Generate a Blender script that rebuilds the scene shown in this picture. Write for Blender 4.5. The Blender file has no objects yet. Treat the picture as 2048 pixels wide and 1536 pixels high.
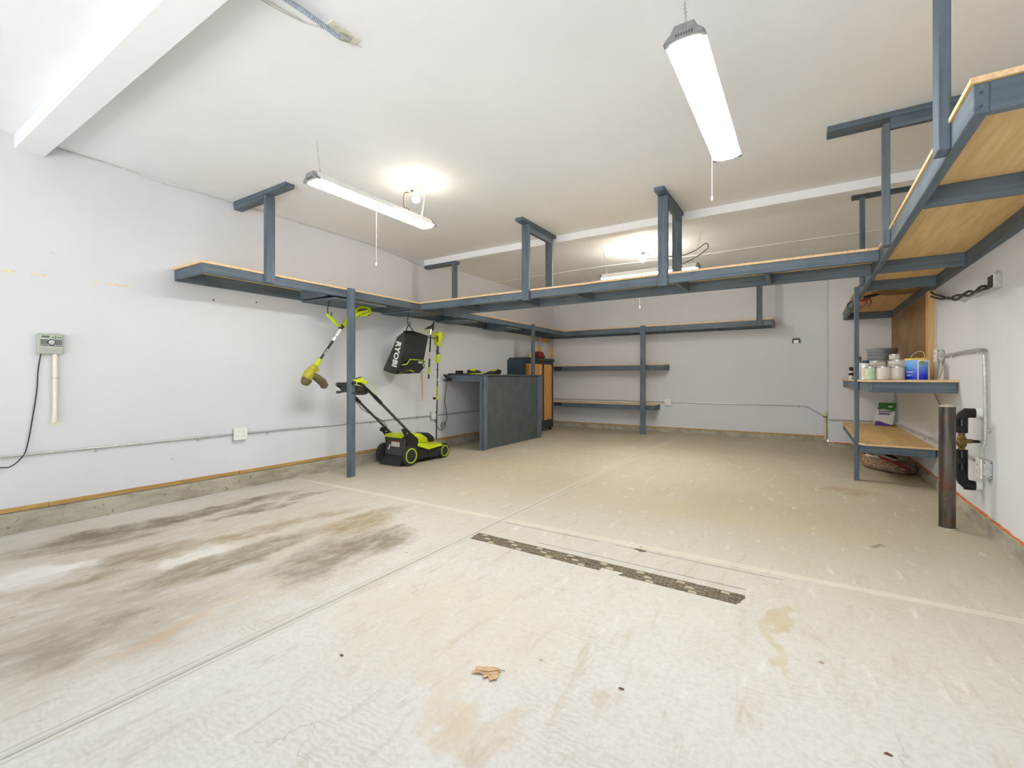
import bpy, bmesh, math, random
from mathutils import Vector, Matrix
random.seed(7)
PI = math.pi
C = bpy.context.scene.collection
sc = bpy.context.scene

# ------------------------------------------------------------------ camera
W_PX, F_PX, HOR = 2048.0, 925.0, 756.0
cd = bpy.data.cameras.new('camera'); cam = bpy.data.objects.new('camera', cd); C.objects.link(cam)
cd.sensor_fit = 'HORIZONTAL'; cd.sensor_width = 36.0; cd.lens = 36.0 * F_PX / W_PX
cd.shift_y = (HOR - 768.0) / W_PX
cd.clip_start = 0.05
cam.location = (0, 0, 1.1); cam.rotation_euler = (PI / 2, 0, math.radians(32.5))
sc.camera = cam

# ------------------------------------------------------------------ world, exposure
w = bpy.data.worlds.new('world'); sc.world = w; w.use_nodes = True
bg = w.node_tree.nodes['Background']
bg.inputs[0].default_value = (0.88, 0.94, 1.0, 1)
bg.inputs[1].default_value = 1.5
sd = bpy.data.lights.new('sun', 'SUN'); sd.energy = 27.0; sd.angle = math.radians(0.6); sd.color = (1.0, 0.98, 0.96)
sun = bpy.data.objects.new('sun', sd); C.objects.link(sun)
sun.rotation_euler = Vector((-0.25, -0.65, -1.0)).to_track_quat('-Z', 'Y').to_euler()   # stands behind the building, lights the driveway outside
sc.view_settings.view_transform = 'Standard'; sc.view_settings.look = 'None'
sc.view_settings.gamma = 1.0; sc.view_settings.use_curve_mapping = False
sc.view_settings.exposure = 0.32
LAMP = 50.0      # shop light lens emission
BULB = 80.0     # bulb emission

# ------------------------------------------------------------------ material helpers
def s2l(c):
    return tuple((x / 255 / 12.92) if x / 255 <= 0.04045 else ((x / 255 + 0.055) / 1.055) ** 2.4 for x in c)
class NT:
    def __init__(s, name):
        s.m = bpy.data.materials.new(name); s.m.use_nodes = True
        s.t = s.m.node_tree; s.n = s.t.nodes; s.l = s.t.links
        s.b = s.n['Principled BSDF']
    def node(s, typ, **kw):
        n = s.n.new(typ)
        for k, v in kw.items(): setattr(n, k, v)
        return n
    def put(s, inp, v):
        if isinstance(v, bpy.types.NodeSocket): s.l.new(v, inp)
        elif isinstance(v, (tuple, list)) and len(v) == 3 and inp.type == 'RGBA': inp.default_value = (*v, 1)
        else: inp.default_value = v
    def math(s, op, a, b=0.0, c=None, clamp=False):
        n = s.node('ShaderNodeMath', operation=op, use_clamp=clamp)
        s.put(n.inputs[0], a); s.put(n.inputs[1], b)
        if c is not None: s.put(n.inputs[2], c)
        return n.outputs[0]
    def vmath(s, op, a, b=None):
        n = s.node('ShaderNodeVectorMath', operation=op)
        s.put(n.inputs[0], a)
        if b is not None: s.put(n.inputs[1], b)
        return n
    def mix(s, f, a, b, mode='MIX'):
        n = s.node('ShaderNodeMix', data_type='RGBA', blend_type=mode)
        s.put(n.inputs[0], f); s.put(n.inputs[6], a); s.put(n.inputs[7], b)
        return n.outputs[2]
    def ramp(s, f, lo, hi, a=0.0, b=1.0):
        n = s.node('ShaderNodeMapRange', interpolation_type='SMOOTHSTEP')
        s.put(n.inputs[0], f); n.inputs[1].default_value = lo; n.inputs[2].default_value = hi
        n.inputs[3].default_value = a; n.inputs[4].default_value = b
        return n.outputs[0]
    def coord(s, scale=(1, 1, 1), rot=(0, 0, 0), loc=(0, 0, 0)):
        tc = s.node('ShaderNodeTexCoord'); mp = s.node('ShaderNodeMapping')
        mp.inputs['Scale'].default_value = scale; mp.inputs['Rotation'].default_value = rot; mp.inputs['Location'].default_value = loc
        s.l.new(tc.outputs['Object'], mp.inputs[0]); return mp.outputs[0]
    def noise(s, vec, scale=5, detail=4, rough=0.55, dist=0.0):
        n = s.node('ShaderNodeTexNoise'); s.put(n.inputs['Vector'], vec)
        n.inputs['Scale'].default_value = scale; n.inputs['Detail'].default_value = detail
        n.inputs['Roughness'].default_value = rough; n.inputs['Distortion'].default_value = dist
        return n.outputs[0]
    def bump(s, h, strength=0.2, dist=0.01):
        n = s.node('ShaderNodeBump'); s.put(n.inputs['Height'], h)
        n.inputs['Strength'].default_value = strength; n.inputs['Distance'].default_value = dist
        s.l.new(n.outputs[0], s.b.inputs['Normal'])
    def fin(s, col, rough=0.6, metal=0.0, spec=None):
        s.put(s.b.inputs['Base Color'], col); s.put(s.b.inputs['Roughness'], rough)
        s.b.inputs['Metallic'].default_value = metal
        if spec is not None: s.b.inputs['Specular IOR Level'].default_value = spec
        return s.m

def plain(name, rgb, rough=0.5, metal=0.0, var=0.12, scale=30, spec=None):
    n = NT(name); c = s2l(rgb)
    f = n.noise(n.coord(), scale, 3)
    d = tuple(x * (1 - var) for x in c); e = tuple(min(1, x * (1 + var)) for x in c)
    return n.fin(n.mix(n.ramp(f, 0.3, 0.7), d, e), rough, metal, spec)

def paint_mat(axis):
    n = NT('grey_blue_paint_' + axis)
    sc_ = {'x': (1.2, 30, 30), 'y': (30, 1.2, 30), 'z': (30, 30, 1.2)}[axis]
    g = n.noise(n.coord(sc_), 1.0, 5, 0.6, 0.4)
    b = n.noise(n.coord((3, 3, 3)), 1.6, 4)
    c = n.mix(n.ramp(g, 0.3, 0.7), s2l((72, 84, 95)), s2l((98, 111, 122)))
    c = n.mix(n.ramp(b, 0.35, 0.75, 0, 0.5), c, s2l((104, 118, 131)))
    sp = n.noise(n.coord((25, 25, 25)), 3.0, 2)
    c = n.mix(n.ramp(sp, 0.73, 0.78, 0, 0.6), c, s2l((170, 178, 182)))
    n.bump(g, 0.25, 0.004)
    return n.fin(c, 0.55, 0, 0.35)
PX, PY, PZ = paint_mat('x'), paint_mat('y'), paint_mat('z')

def ply_mat(name, a, b, axis='y', sc_=1.0):
    n = NT(name)
    s_ = {'x': (0.8, 9, 9), 'y': (9, 0.8, 9), 'z': (9, 9, 0.8)}[axis]
    g = n.noise(n.coord(tuple(v * sc_ for v in s_)), 1.6, 6, 0.6, 1.6)
    c = n.mix(n.ramp(g, 0.32, 0.68), s2l(a), s2l(b))
    n.bump(g, 0.1, 0.002)
    return n.fin(c, 0.65, 0, 0.3)
PLY = ply_mat('plywood_tan', (216, 182, 124), (234, 200, 144))
PLYX = ply_mat('plywood_tan_x', (216, 182, 124), (234, 200, 144), 'x')
EDGE = plain('plywood_edge', (222, 190, 146), 0.6, var=0.15, scale=60)
PINE = ply_mat('raw_pine', (214, 168, 108), (236, 196, 140), 'z')
PINEY = ply_mat('raw_pine_y', (196, 150, 84), (226, 184, 118), 'y')
SILL = ply_mat('sill_wood', (168, 134, 74), (200, 164, 100), 'y')
CABW = ply_mat('cabinet_ply', (196, 140, 74), (226, 176, 108), 'z', 1.6)
DARKP = plain('dark_cabinet_paint', (52, 56, 58), 0.5)
COUNTP = plain('counter_grey_panel', (74, 82, 82), 0.5, var=0.15, scale=6)
BLACK = plain('black_plastic', (24, 25, 26), 0.42, var=0.2)
DGREY = plain('dark_grey_plastic', (62, 62, 60), 0.5)
RUBBER = plain('rubber', (42, 42, 42), 0.8)
LIME = plain('lime_green_plastic', (196, 212, 20), 0.4, var=0.06)
LIMED = plain('dusty_lime_plastic', (172, 166, 40), 0.6, var=0.22, scale=50)
OLIVE = plain('dirty_olive_guard', (104, 92, 58), 0.7, var=0.25, scale=60)
STEEL = plain('galvanised_steel', (196, 198, 196), 0.36, 0.55, var=0.12, scale=40)
ALU = plain('bare_metal', (196, 196, 194), 0.3, 0.9)
TUBE = plain('handle_tube_grey', (74, 74, 72), 0.35, 0.4)
WHITEP = plain('white_plastic', (236, 236, 232), 0.4, var=0.03)
CREAM = plain('cream_pvc', (236, 230, 208), 0.35, var=0.04)
PVCY = plain('yellowed_pvc', (222, 208, 160), 0.4, var=0.06)
BRASS = plain('tarnished_brass', (130, 112, 66), 0.4, 0.7, var=0.3, scale=50)
RED = plain('faded_red', (140, 44, 44), 0.6)
YEL = plain('dull_yellow', (206, 196, 90), 0.5)
GREYEND = plain('lamp_end_grey', (128, 130, 130), 0.45)
CABLE = plain('black_cable', (40, 40, 38), 0.5)
CABLEW = plain('white_cable', (206, 204, 194), 0.5)
NAVY = plain('navy_plastic', (36, 46, 96), 0.4)
LABELW = plain('paper_label', (222, 220, 212), 0.6, var=0.05, scale=80)
LABELG = plain('pale_green_label', (196, 222, 190), 0.5, var=0.1, scale=20)
BUCKG = plain('grey_bucket_plastic', (128, 134, 140), 0.4)
YLID = plain('yellow_lid', (236, 206, 92), 0.4)
CYAN = plain('cyan_print', (60, 190, 220), 0.5)
REDP = plain('red_print', (196, 40, 40), 0.5)
INK = plain('black_ink', (40, 40, 42), 0.6)
TERRA = plain('orange_foam', (200, 112, 58), 0.8, var=0.3, scale=60)

def emis(name, rgb, strength):
    n = NT(name); n.fin((0.8, 0.8, 0.8), 0.5)
    n.b.inputs['Emission Color'].default_value = (*rgb, 1); n.b.inputs['Emission Strength'].default_value = strength
    return n.m
LENS_FAR = emis('lit_lens_far', (1.0, 0.985, 0.95), LAMP * 1.2)
LENS = emis('lit_lens', (1.0, 0.985, 0.95), LAMP)
BULB_FAR = emis('lit_bulb_far', (1.0, 0.9, 0.74), BULB * 8.0)
BULBM = emis('lit_bulb', (1.0, 0.88, 0.70), BULB)

def wall_mat(name, rgb, scuff=0.5, loc=(0, 0, 0)):
    n = NT(name)
    a = n.noise(n.coord((1, 1, 1), loc=loc), 0.7, 4)
    c = n.mix(n.ramp(a, 0.3, 0.7), s2l(rgb), s2l(tuple(v - 5 for v in rgb)))
    v = n.noise(n.coord((5, 5, 0.5)), 1.0, 3)
    c = n.mix(n.ramp(v, 0.45, 0.75, 0, 0.25), c, s2l(tuple(v_ - 9 for v_ in rgb)))
    m = n.noise(n.coord((22, 22, 22)), 1.0, 5, 0.7)
    k = n.noise(n.coord((1.3, 1.3, 1.3), loc=(3, 1, 2)), 1.0, 2)
    f = n.math('MULTIPLY', n.ramp(m, 0.66, 0.72), n.ramp(k, 0.52, 0.66))
    c = n.mix(n.math('MULTIPLY', f, scuff), c, s2l((120, 118, 116)))
    o = n.noise(n.coord((160, 160, 160)), 1.0, 3)
    n.bump(o, 0.08, 0.002)
    return n.fin(c, 0.75, 0, 0.25)
WALL = wall_mat('wall_paint', (222, 223, 227), 0.45)
CEIL = wall_mat('ceiling_paint', (243, 245, 248), 0.0)

def curb_mat():
    n = NT('concrete_curb')
    a = n.noise(n.coord((6, 2, 6)), 1.2, 6, 0.65)
    b = n.noise(n.coord((30, 30, 30)), 1.0, 4)
    c = n.mix(n.ramp(a, 0.3, 0.7), s2l((148, 142, 126)), s2l((190, 184, 168)))
    c = n.mix(n.ramp(b, 0.62, 0.72, 0, 0.6), c, s2l((96, 92, 84)))
    n.bump(n.noise(n.coord((60, 60, 60)), 1, 4), 0.5, 0.006)
    return n.fin(c, 0.9, 0, 0.2)
CURB = curb_mat()

def floor_mat():
    n = NT('stained_concrete')
    tc = n.node('ShaderNodeTexCoord'); P = tc.outputs['Object']
    sep = n.node('ShaderNodeSeparateXYZ'); n.l.new(P, sep.inputs[0]); X, Y = sep.outputs[0], sep.outputs[1]
    # base: pale near the door, tan further in
    big = n.noise(n.coord((0.8, 0.5, 1)), 1.0, 5, 0.6)
    dist = n.math('ADD', Y, n.math('MULTIPLY', n.math('SUBTRACT', big, 0.5), 2.2))
    pale = n.mix(n.ramp(big, 0.3, 0.7), s2l((210, 207, 200)), s2l((219, 217, 213)))
    tan = n.mix(n.ramp(big, 0.3, 0.7), s2l((178, 169, 147)), s2l((191, 183, 163)))
    c = n.mix(n.ramp(dist, 1.3, 4.2), pale, tan)
    # trowel arcs and blotches
    arcs = n.node('ShaderNodeTexWave', wave_type='RINGS', bands_direction='Z')
    n.l.new(n.coord((1, 1, 1), loc=(1.2, 1.0, 0)), arcs.inputs[0])
    arcs.inputs['Scale'].default_value = 14; arcs.inputs['Distortion'].default_value = 9; arcs.inputs['Detail'].default_value = 4
    arcs.inputs['Detail Scale'].default_value = 1.2
    n2 = n.noise(n.coord((2, 2, 2)), 1.0, 4)
    c = n.mix(n.math('MULTIPLY', n.ramp(n2, 0.45, 0.7), n.math('MULTIPLY', arcs.outputs['Fac'], 0.28)), c, s2l((176, 164, 140)))
    st = n.noise(n.coord((14, 3, 1), rot=(0, 0, 0.5)), 1.0, 6, 0.7, 0.5)
    c = n.mix(n.ramp(st, 0.52, 0.72, 0, 0.45), c, s2l((178, 160, 130)))
    wt = n.noise(n.coord((16, 4, 1), rot=(0, 0, -0.7), loc=(4, 2, 0)), 1.0, 6, 0.7, 0.5)
    c = n.mix(n.ramp(wt, 0.56, 0.72, 0, 0.5), c, s2l((232, 229, 222)))
    gr = n.noise(n.coord((45, 45, 45)), 1.0, 3, 0.7)
    c = n.mix(n.ramp(gr, 0.35, 0.75, 0, 0.22), c, s2l((160, 150, 132)))
    # left parking bay: grey-brown traffic dirt, streaked along the wall
    wob = n.noise(n.coord((1.6, 1.0, 1)), 1.5, 5, 0.65)
    wx = n.math('MULTIPLY', n.math('SUBTRACT', wob, 0.5), 0.55)
    wob2 = n.noise(n.coord((3, 2, 1), loc=(7, 3, 0)), 1.5, 4, 0.6)
    wy = n.math('MULTIPLY', n.math('SUBTRACT', wob2, 0.5), 0.6)
    XX = n.math('ADD', X, wx); YY = n.math('ADD', Y, wy)
    soft = n.noise(n.coord((9, 4, 1)), 1.0, 6, 0.7)
    softm = n.ramp(soft, 0.18, 0.72, 0.15, 1.0)
    def ell(cx, cy, rx, ry, rot, col, k, sharp=0.15):
        nonlocal c
        cr, sr = math.cos(rot), math.sin(rot)
        dx = n.math('SUBTRACT', XX, cx); dy = n.math('SUBTRACT', YY, cy)
        u = n.math('DIVIDE', n.math('ADD', n.math('MULTIPLY', dx, cr), n.math('MULTIPLY', dy, sr)), rx)
        v = n.math('DIVIDE', n.math('SUBTRACT', n.math('MULTIPLY', dy, cr), n.math('MULTIPLY', dx, sr)), ry)
        r2 = n.math('ADD', n.math('MULTIPLY', u, u), n.math('MULTIPLY', v, v))
        f = n.ramp(r2, 1.35, sharp, 0, k)
        c = n.mix(n.math('MULTIPLY', f, softm), c, s2l(col))
    ell(-3.35, 1.0, 1.35, 1.7, 0, (184, 172, 152), 0.85, 0.3)
    ell(-2.75, 0.75, .5, .55, 0.5, (160, 150, 134), 0.6)
    ell(-4.15, 1.75, .13, .95, -0.06, (102, 90, 74), 0.95)
    ell(-4.05, 1.15, .18, .45, -0.2, (118, 106, 88), 0.8)
    ell(-3.85, 2.05, .10, .42, -0.1, (112, 98, 78), 0.8)
    ell(-3.95, 2.62, .06, .25, 0, (120, 106, 84), 0.8)
    ell(-3.30, 1.85, .10, .75, -0.12, (150, 130, 98), 0.8)
    ell(-2.85, 2.35, .22, .42, 0.1, (150, 130, 96), 0.9)
    ell(-2.45, 2.15, .20, .30, 0.3, (116, 100, 72), 0.9)
    ell(-2.50, 1.75, .22, .42, 0.3, (124, 110, 90), 0.85)
    ell(-2.95, 1.50, .16, .60, 0.1, (124, 108, 84), 0.85)
    ell(-3.45, 1.0, .20, .50, 0.1, (138, 120, 92), 0.8)
    ell(-2.60, 0.55, .20, .30, 0.3, (140, 130, 118), 0.7)
    ell(-2.38, 1.0, .04, .4, 0.1, (204, 164, 118), 0.4)
    ell(-3.6, .75, .25, .25, 0.3, (232, 230, 224), 0.9)
    ell(-3.2, 1.35, .10, .25, 0.3, (230, 228, 222), 0.8)
    # tan stains in the centre and right bays, broad darker patches farther back
    ell(-0.90, 1.15, .17, .12, 0.2, (204, 182, 144), 0.6)
    ell(-1.02, 1.26, .16, .07, 0.0, (210, 194, 162), 0.5)
    ell(-0.08, 2.42, .055, .13, 0.1, (188, 172, 136), 0.9, 0.9)
    ell(-0.12, 2.18, .028, .22, 0.12, (196, 182, 148), 0.9, 0.9)
    ell(-1.4, 1.6, .6, .5, 0.1, (208, 196, 172), 0.6)
    ell(-0.6, 4.0, 1.0, .25, 0.0, (186, 172, 140), 0.6)
    ell(0.35, 5.4, .22, .18, 0.0, (160, 124, 84), 0.6)
    ell(0.45, 3.70, .05, .05, 0.0, (90, 80, 60), 0.9)
    ell(-3.0, 4.6, .8, .5, 0.0, (196, 180, 150), 0.6)
    ell(-1.2, 7.6, 2.2, .7, 0.0, (170, 158, 134), 0.6)
    ell(0.8, 7.0, .4, 1.5, 0.0, (160, 148, 126), 0.6)  # darker patch along the floor under the low shelf
    # paler trowelled margins either side of the control joints
    jx = n.math('ABSOLUTE', n.math('ADD', X, 1.97)); jy = n.math('ABSOLUTE', n.math('SUBTRACT', Y, 2.97))
    c = n.mix(n.ramp(jx, 0.05, 0.028, 0, 0.55), c, s2l((206, 202, 190)))
    c = n.mix(n.ramp(jy, 0.035, 0.02, 0, 0.6), c, s2l((220, 214, 196)))
    dl = n.ramp(n.math('ABSOLUTE', n.math('SUBTRACT', jx, 0.032)), 0.006, 0.002, 0, 0.4)
    c = n.mix(dl, c, s2l((150, 142, 124)))
    # small specks and hairline cracks
    vo = n.node('ShaderNodeTexVoronoi', feature='F1'); n.l.new(n.coord((7, 7, 7)), vo.inputs[0]); vo.inputs['Scale'].default_value = 1
    sk = n.noise(n.coord((3, 3, 3), loc=(1, 5, 0)), 1.0, 2)
    c = n.mix(n.math('MULTIPLY', n.ramp(vo.outputs['Distance'], 0.10, 0.05), n.ramp(sk, 0.55, 0.62, 0, 0.7)), c, s2l((150, 112, 84)))
    cr = n.node('ShaderNodeTexVoronoi', feature='DISTANCE_TO_EDGE'); cr.inputs['Scale'].default_value = 0.9
    off = n.node('ShaderNodeTexNoise'); n.l.new(P, off.inputs[0]); off.inputs['Scale'].default_value = 2.5; off.inputs['Detail'].default_value = 5
    va = n.vmath('ADD', P, None); n.l.new(off.outputs[1], va.inputs[1]); n.l.new(va.outputs[0], cr.inputs[0])
    km = n.noise(n.coord((1, 1, 1), loc=(2, 8, 0)), 1.3, 3)
    c = n.mix(n.math('MULTIPLY', n.ramp(cr.outputs['Distance'], 0.006, 0.002), n.ramp(km, 0.58, 0.64, 0, 0.22)), c, s2l((120, 108, 92)))
    h = n.math('ADD', n.math('MULTIPLY', st, 0.6), n.math('MULTIPLY', gr, 0.3))
    n.bump(h, 0.3, 0.006)
    return n.fin(c, n.ramp(big, 0.3, 0.7, 0.62, 0.8), 0, 0.3)
FLOOR = floor_mat()

def peg_mat():
    n = NT('brown_pegboard')
    sep = n.node('ShaderNodeSeparateXYZ'); n.l.new(n.coord((1, 1, 1)), sep.inputs[0])
    def cell(s_):
        f = n.math('FRACT', n.math('MULTIPLY', s_, 1 / 0.0254)); return n.math('SUBTRACT', f, 0.5)
    a, b = cell(sep.outputs[1]), cell(sep.outputs[2])
    r = n.math('SQRT', n.math('ADD', n.math('MULTIPLY', a, a), n.math('MULTIPLY', b, b)))
    g = n.noise(n.coord((2, 2, 2)), 1.5, 4)
    c = n.mix(n.ramp(g, 0.3, 0.7), s2l((128, 88, 42)), s2l((160, 120, 66)))
    c = n.mix(n.ramp(r, 0.22, 0.12), c, s2l((30, 20, 12)))
    return n.fin(c, 0.5, 0, 0.4)
PEG = peg_mat()

def bollard_mat():
    n = NT('rusty_steel_pipe')
    a = n.noise(n.coord((18, 18, 1.5)), 1.0, 5, 0.7)
    c = n.mix(n.ramp(a, 0.3, 0.7), s2l((66, 60, 56)), s2l((118, 112, 106)))
    b = n.noise(n.coord((3, 3, 5), loc=(0, 0, 2)), 1.0, 4)
    c = n.mix(n.ramp(b, 0.52, 0.66, 0, 0.8), c, s2l((112, 62, 48)))
    d = n.noise(n.coord((30, 30, 9)), 1.0, 3)
    c = n.mix(n.ramp(d, 0.68, 0.72, 0, 0.7), c, s2l((190, 186, 178)))
    return n.fin(c, n.ramp(a, 0.3, 0.7, 0.28, 0.45), 0.75)
BOLL = bollard_mat()

def bluegrad():
    n = NT('blue_label')
    sep = n.node('ShaderNodeSeparateXYZ'); n.l.new(n.coord(), sep.inputs[0])
    c = n.mix(n.ramp(sep.outputs[2], 0.02, 0.18), s2l((12, 52, 225)), s2l((126, 180, 240)))
    return n.fin(c, 0.35)
BLUEG = bluegrad()

def strip_mat():
    n = NT('torn_adhesive_residue')
    br = n.node('ShaderNodeTexBrick'); n.l.new(n.coord((1, 1, 1)), br.inputs[0])
    br.inputs['Scale'].default_value = 1.0; br.inputs['Brick Width'].default_value = 0.05; br.inputs['Row Height'].default_value = 0.018
    br.inputs['Mortar Size'].default_value = 0.0025; br.inputs['Color1'].default_value = (*s2l((132, 118, 94)), 1)
    br.inputs['Color2'].default_value = (*s2l((158, 146, 120)), 1); br.inputs['Mortar'].default_value = (*s2l((58, 50, 42)), 1)
    g = n.noise(n.coord((60, 90, 60)), 1.0, 3, 0.7)
    c = n.mix(n.ramp(g, 0.42, 0.58, 0, 0.75), br.outputs[0], s2l((74, 64, 54)))
    c = n.mix(n.ramp(g, 0.68, 0.74), c, s2l((196, 186, 168)))
    return n.fin(c, 0.85)
STRIP = strip_mat()

def mulch_mat():
    n = NT('clear_bag_of_mulch')
    g = n.noise(n.coord((16, 50, 50)), 1.0, 5, 0.7, 1.0)
    c = n.mix(n.ramp(g, 0.35, 0.65), s2l((104, 74, 60)), s2l((186, 158, 134)))
    n.bump(g, 0.5, 0.01)
    return n.fin(c, 0.3)
MULCH = mulch_mat()
FABRIC = plain('black_mesh_fabric', (34, 34, 33), 0.75, var=0.25, scale=8)
FABRIC2 = plain('charcoal_side_fabric', (62, 60, 56), 0.8, var=0.2, scale=12)

# ------------------------------------------------------------------ mesh helpers
class MB:
    def __init__(s): s.v = []; s.f = []; s.m = []; s.cur = 0
    def add(s, vs, fs):
        o = len(s.v); s.v += [tuple(v) for v in vs]; s.f += [tuple(i + o for i in f) for f in fs]; s.m += [s.cur] * len(fs); return s
    def mat(s, i): s.cur = i; return s
    def box(s, x0, x1, y0, y1, z0, z1):
        x0, x1 = sorted((x0, x1)); y0, y1 = sorted((y0, y1)); z0, z1 = sorted((z0, z1))
        return s.add([(x, y, z) for z in (z0, z1) for y in (y0, y1) for x in (x0, x1)],
                     [(0, 2, 3, 1), (4, 5, 7, 6), (0, 1, 5, 4), (2, 6, 7, 3), (0, 4, 6, 2), (1, 3, 7, 5)])
    def prism(s, poly, d):      # planar polygon (3d points) extruded by vector d
        n = len(poly); d = Vector(d); a = [Vector(p) for p in poly]; b = [p + d for p in a]
        fs = [tuple(range(n))[::-1], tuple(range(n, 2 * n))]
        fs += [(i, (i + 1) % n, n + (i + 1) % n, n + i) for i in range(n)]
        return s.add(a + b, fs)
    def rings(s, rings, cap=True):
        n = len(rings[0]); vs = [p for r in rings for p in r]; fs = []
        for k in range(len(rings) - 1):
            for i in range(n):
                j = (i + 1) % n; fs.append((k * n + i, k * n + j, (k + 1) * n + j, (k + 1) * n + i))
        if cap: fs += [tuple(range(n))[::-1], tuple(range((len(rings) - 1) * n, len(rings) * n))]
        return s.add(vs, fs)
    def tube(s, pts, r, n=8, radii=None):
        P = [Vector(p) for p in pts]; R = []
        t0 = (P[1] - P[0]).normalized(); up = Vector((0, 0, 1)) if abs(t0.z) < 0.9 else Vector((1, 0, 0))
        a = t0.cross(up).normalized()
        for i, p in enumerate(P):
            t = ((P[min(i + 1, len(P) - 1)] - P[i]).normalized() + (P[i] - P[max(i - 1, 0)]).normalized())
            t = t.normalized() if t.length > 1e-6 else t0
            a = (a - t * a.dot(t)).normalized(); b = t.cross(a)
            rr = radii[i] if radii else r
            R.append([p + (a * math.cos(q) + b * math.sin(q)) * rr for q in (2 * PI * k / n for k in range(n))])
        return s.rings(R)
    def lathe(s, prof, c, axis='z', n=24):   # prof: (radius, height)
        R = []
        for r, h in prof:
            ring = []
            for k in range(n):
                q = 2 * PI * k / n; u, v = r * math.cos(q), r * math.sin(q)
                ring.append({'z': (c[0] + u, c[1] + v, c[2] + h), 'x': (c[0] + h, c[1] + u, c[2] + v), 'y': (c[0] + v, c[1] + h, c[2] + u)}[axis])
            R.append(ring)
        return s.rings(R)
    def ring_loft(s, secs, n=20):   # secs: (cx, y, cz, halfx, halfz, exponent): rounded sections along y
        R = []
        for cx, y, cz, a, b, e in secs:
            ring = []
            for k in range(n):
                q = 2 * PI * (k + .5) / n; cq, sq = math.cos(q), math.sin(q)
                ring.append((cx + a * math.copysign(abs(cq) ** (2 / e), cq), y, cz + b * math.copysign(abs(sq) ** (2 / e), sq)))
            R.append(ring)
        return s.rings(R)
    def loft(s, path, n=14, e=2.5, side=(1, 0, 0)):   # path: (point, half-width along side, half-depth across)
        P = [Vector(p[0]) for p in path]; R = []; sd = Vector(side)
        for i, (p, a, b) in enumerate(path):
            t = (P[min(i + 1, len(P) - 1)] - P[max(i - 1, 0)]).normalized(); u = (sd - t * sd.dot(t)).normalized(); v = t.cross(u)
            ring = []
            for k in range(n):
                q = 2 * PI * (k + .5) / n; cq, sq = math.cos(q), math.sin(q)
                ring.append(P[i] + u * a * math.copysign(abs(cq) ** (2 / e), cq) + v * b * math.copysign(abs(sq) ** (2 / e), sq))
            R.append(ring)
        return s.rings(R)
    def ball(s, c, r, n=12, sz=1.0):
        prof = [(max(1e-4, r * math.sin(PI * k / n)), -r * sz * math.cos(PI * k / n)) for k in range(n + 1)]
        return s.lathe(prof, c, 'z', n * 2)
ORG = {}
def part(name, mb, mat, parent=None, bevel=0.0, smooth=True, label=None, org=None, kind=None):
    o3 = Vector(org) if org is not None else (ORG.get(parent.name, Vector((0, 0, 0))) if parent else Vector((0, 0, 0)))
    me = bpy.data.meshes.new(name); me.from_pydata([tuple(Vector(v) - o3) for v in mb.v], [], mb.f)
    bm = bmesh.new(); bm.from_mesh(me); bmesh.ops.recalc_face_normals(bm, faces=bm.faces); bm.to_mesh(me); bm.free()
    ms = mat if isinstance(mat, (list, tuple)) else [mat]
    for m in ms: me.materials.append(m)
    for p, i in zip(me.polygons, mb.m): p.material_index = i; p.use_smooth = smooth
    if smooth: me.set_sharp_from_angle(angle=math.radians(35))
    o = bpy.data.objects.new(name, me); C.objects.link(o)
    if parent: o.parent = parent
    ORG[o.name] = o3
    if org is not None and not parent: o.location = o3
    if bevel:
        b = o.modifiers.new('bevel', 'BEVEL'); b.width = bevel; b.segments = 1; b.limit_method = 'ANGLE'; b.angle_limit = math.radians(40)
    if label: o['label'] = label
    if kind: o['kind'] = kind
    return o
def thing(name, label, cat, loc, group=None):
    o = bpy.data.objects.new(name, None); C.objects.link(o); o.location = loc; o.empty_display_size = 0.1
    o['label'] = label; o['category'] = cat; ORG[o.name] = Vector(loc)
    if group: o['group'] = group
    return o
def tag(o, label, cat, group=None):
    o['label'] = label; o['category'] = cat
    if group: o['group'] = group
    return o
def struct(name, mb, mat, label=None, parent=None, smooth=False, bevel=0):
    o = part(name, mb, mat, parent, bevel, smooth)
    if not parent: o['kind'] = 'structure'
    if label: o['label'] = label
    return o
def B(*a): return MB().box(*a)
def arc(c, r, a0, a1, n, plane='yz'):
    out = []
    for k in range(n + 1):
        q = a0 + (a1 - a0) * k / n; u, v = r * math.cos(q), r * math.sin(q)
        out.append({'yz': (c[0], c[1] + u, c[2] + v), 'xz': (c[0] + u, c[1], c[2] + v), 'xy': (c[0] + u, c[1] + v, c[2])}[plane])
    return out
def smoothpath(pts, k=4):
    P = [Vector(p) for p in pts]; P = [P[0]] + P + [P[-1]]; out = []
    for i in range(1, len(P) - 2):
        for j in range(k):
            t = j / k; a, b, c_, d = P[i - 1], P[i], P[i + 1], P[i + 2]
            out.append(0.5 * ((2 * b) + (c_ - a) * t + (2 * a - 5 * b + 4 * c_ - d) * t * t + (3 * b - a - 3 * c_ + d) * t ** 3))
    out.append(P[-2]); return [tuple(p) for p in out]
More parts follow.
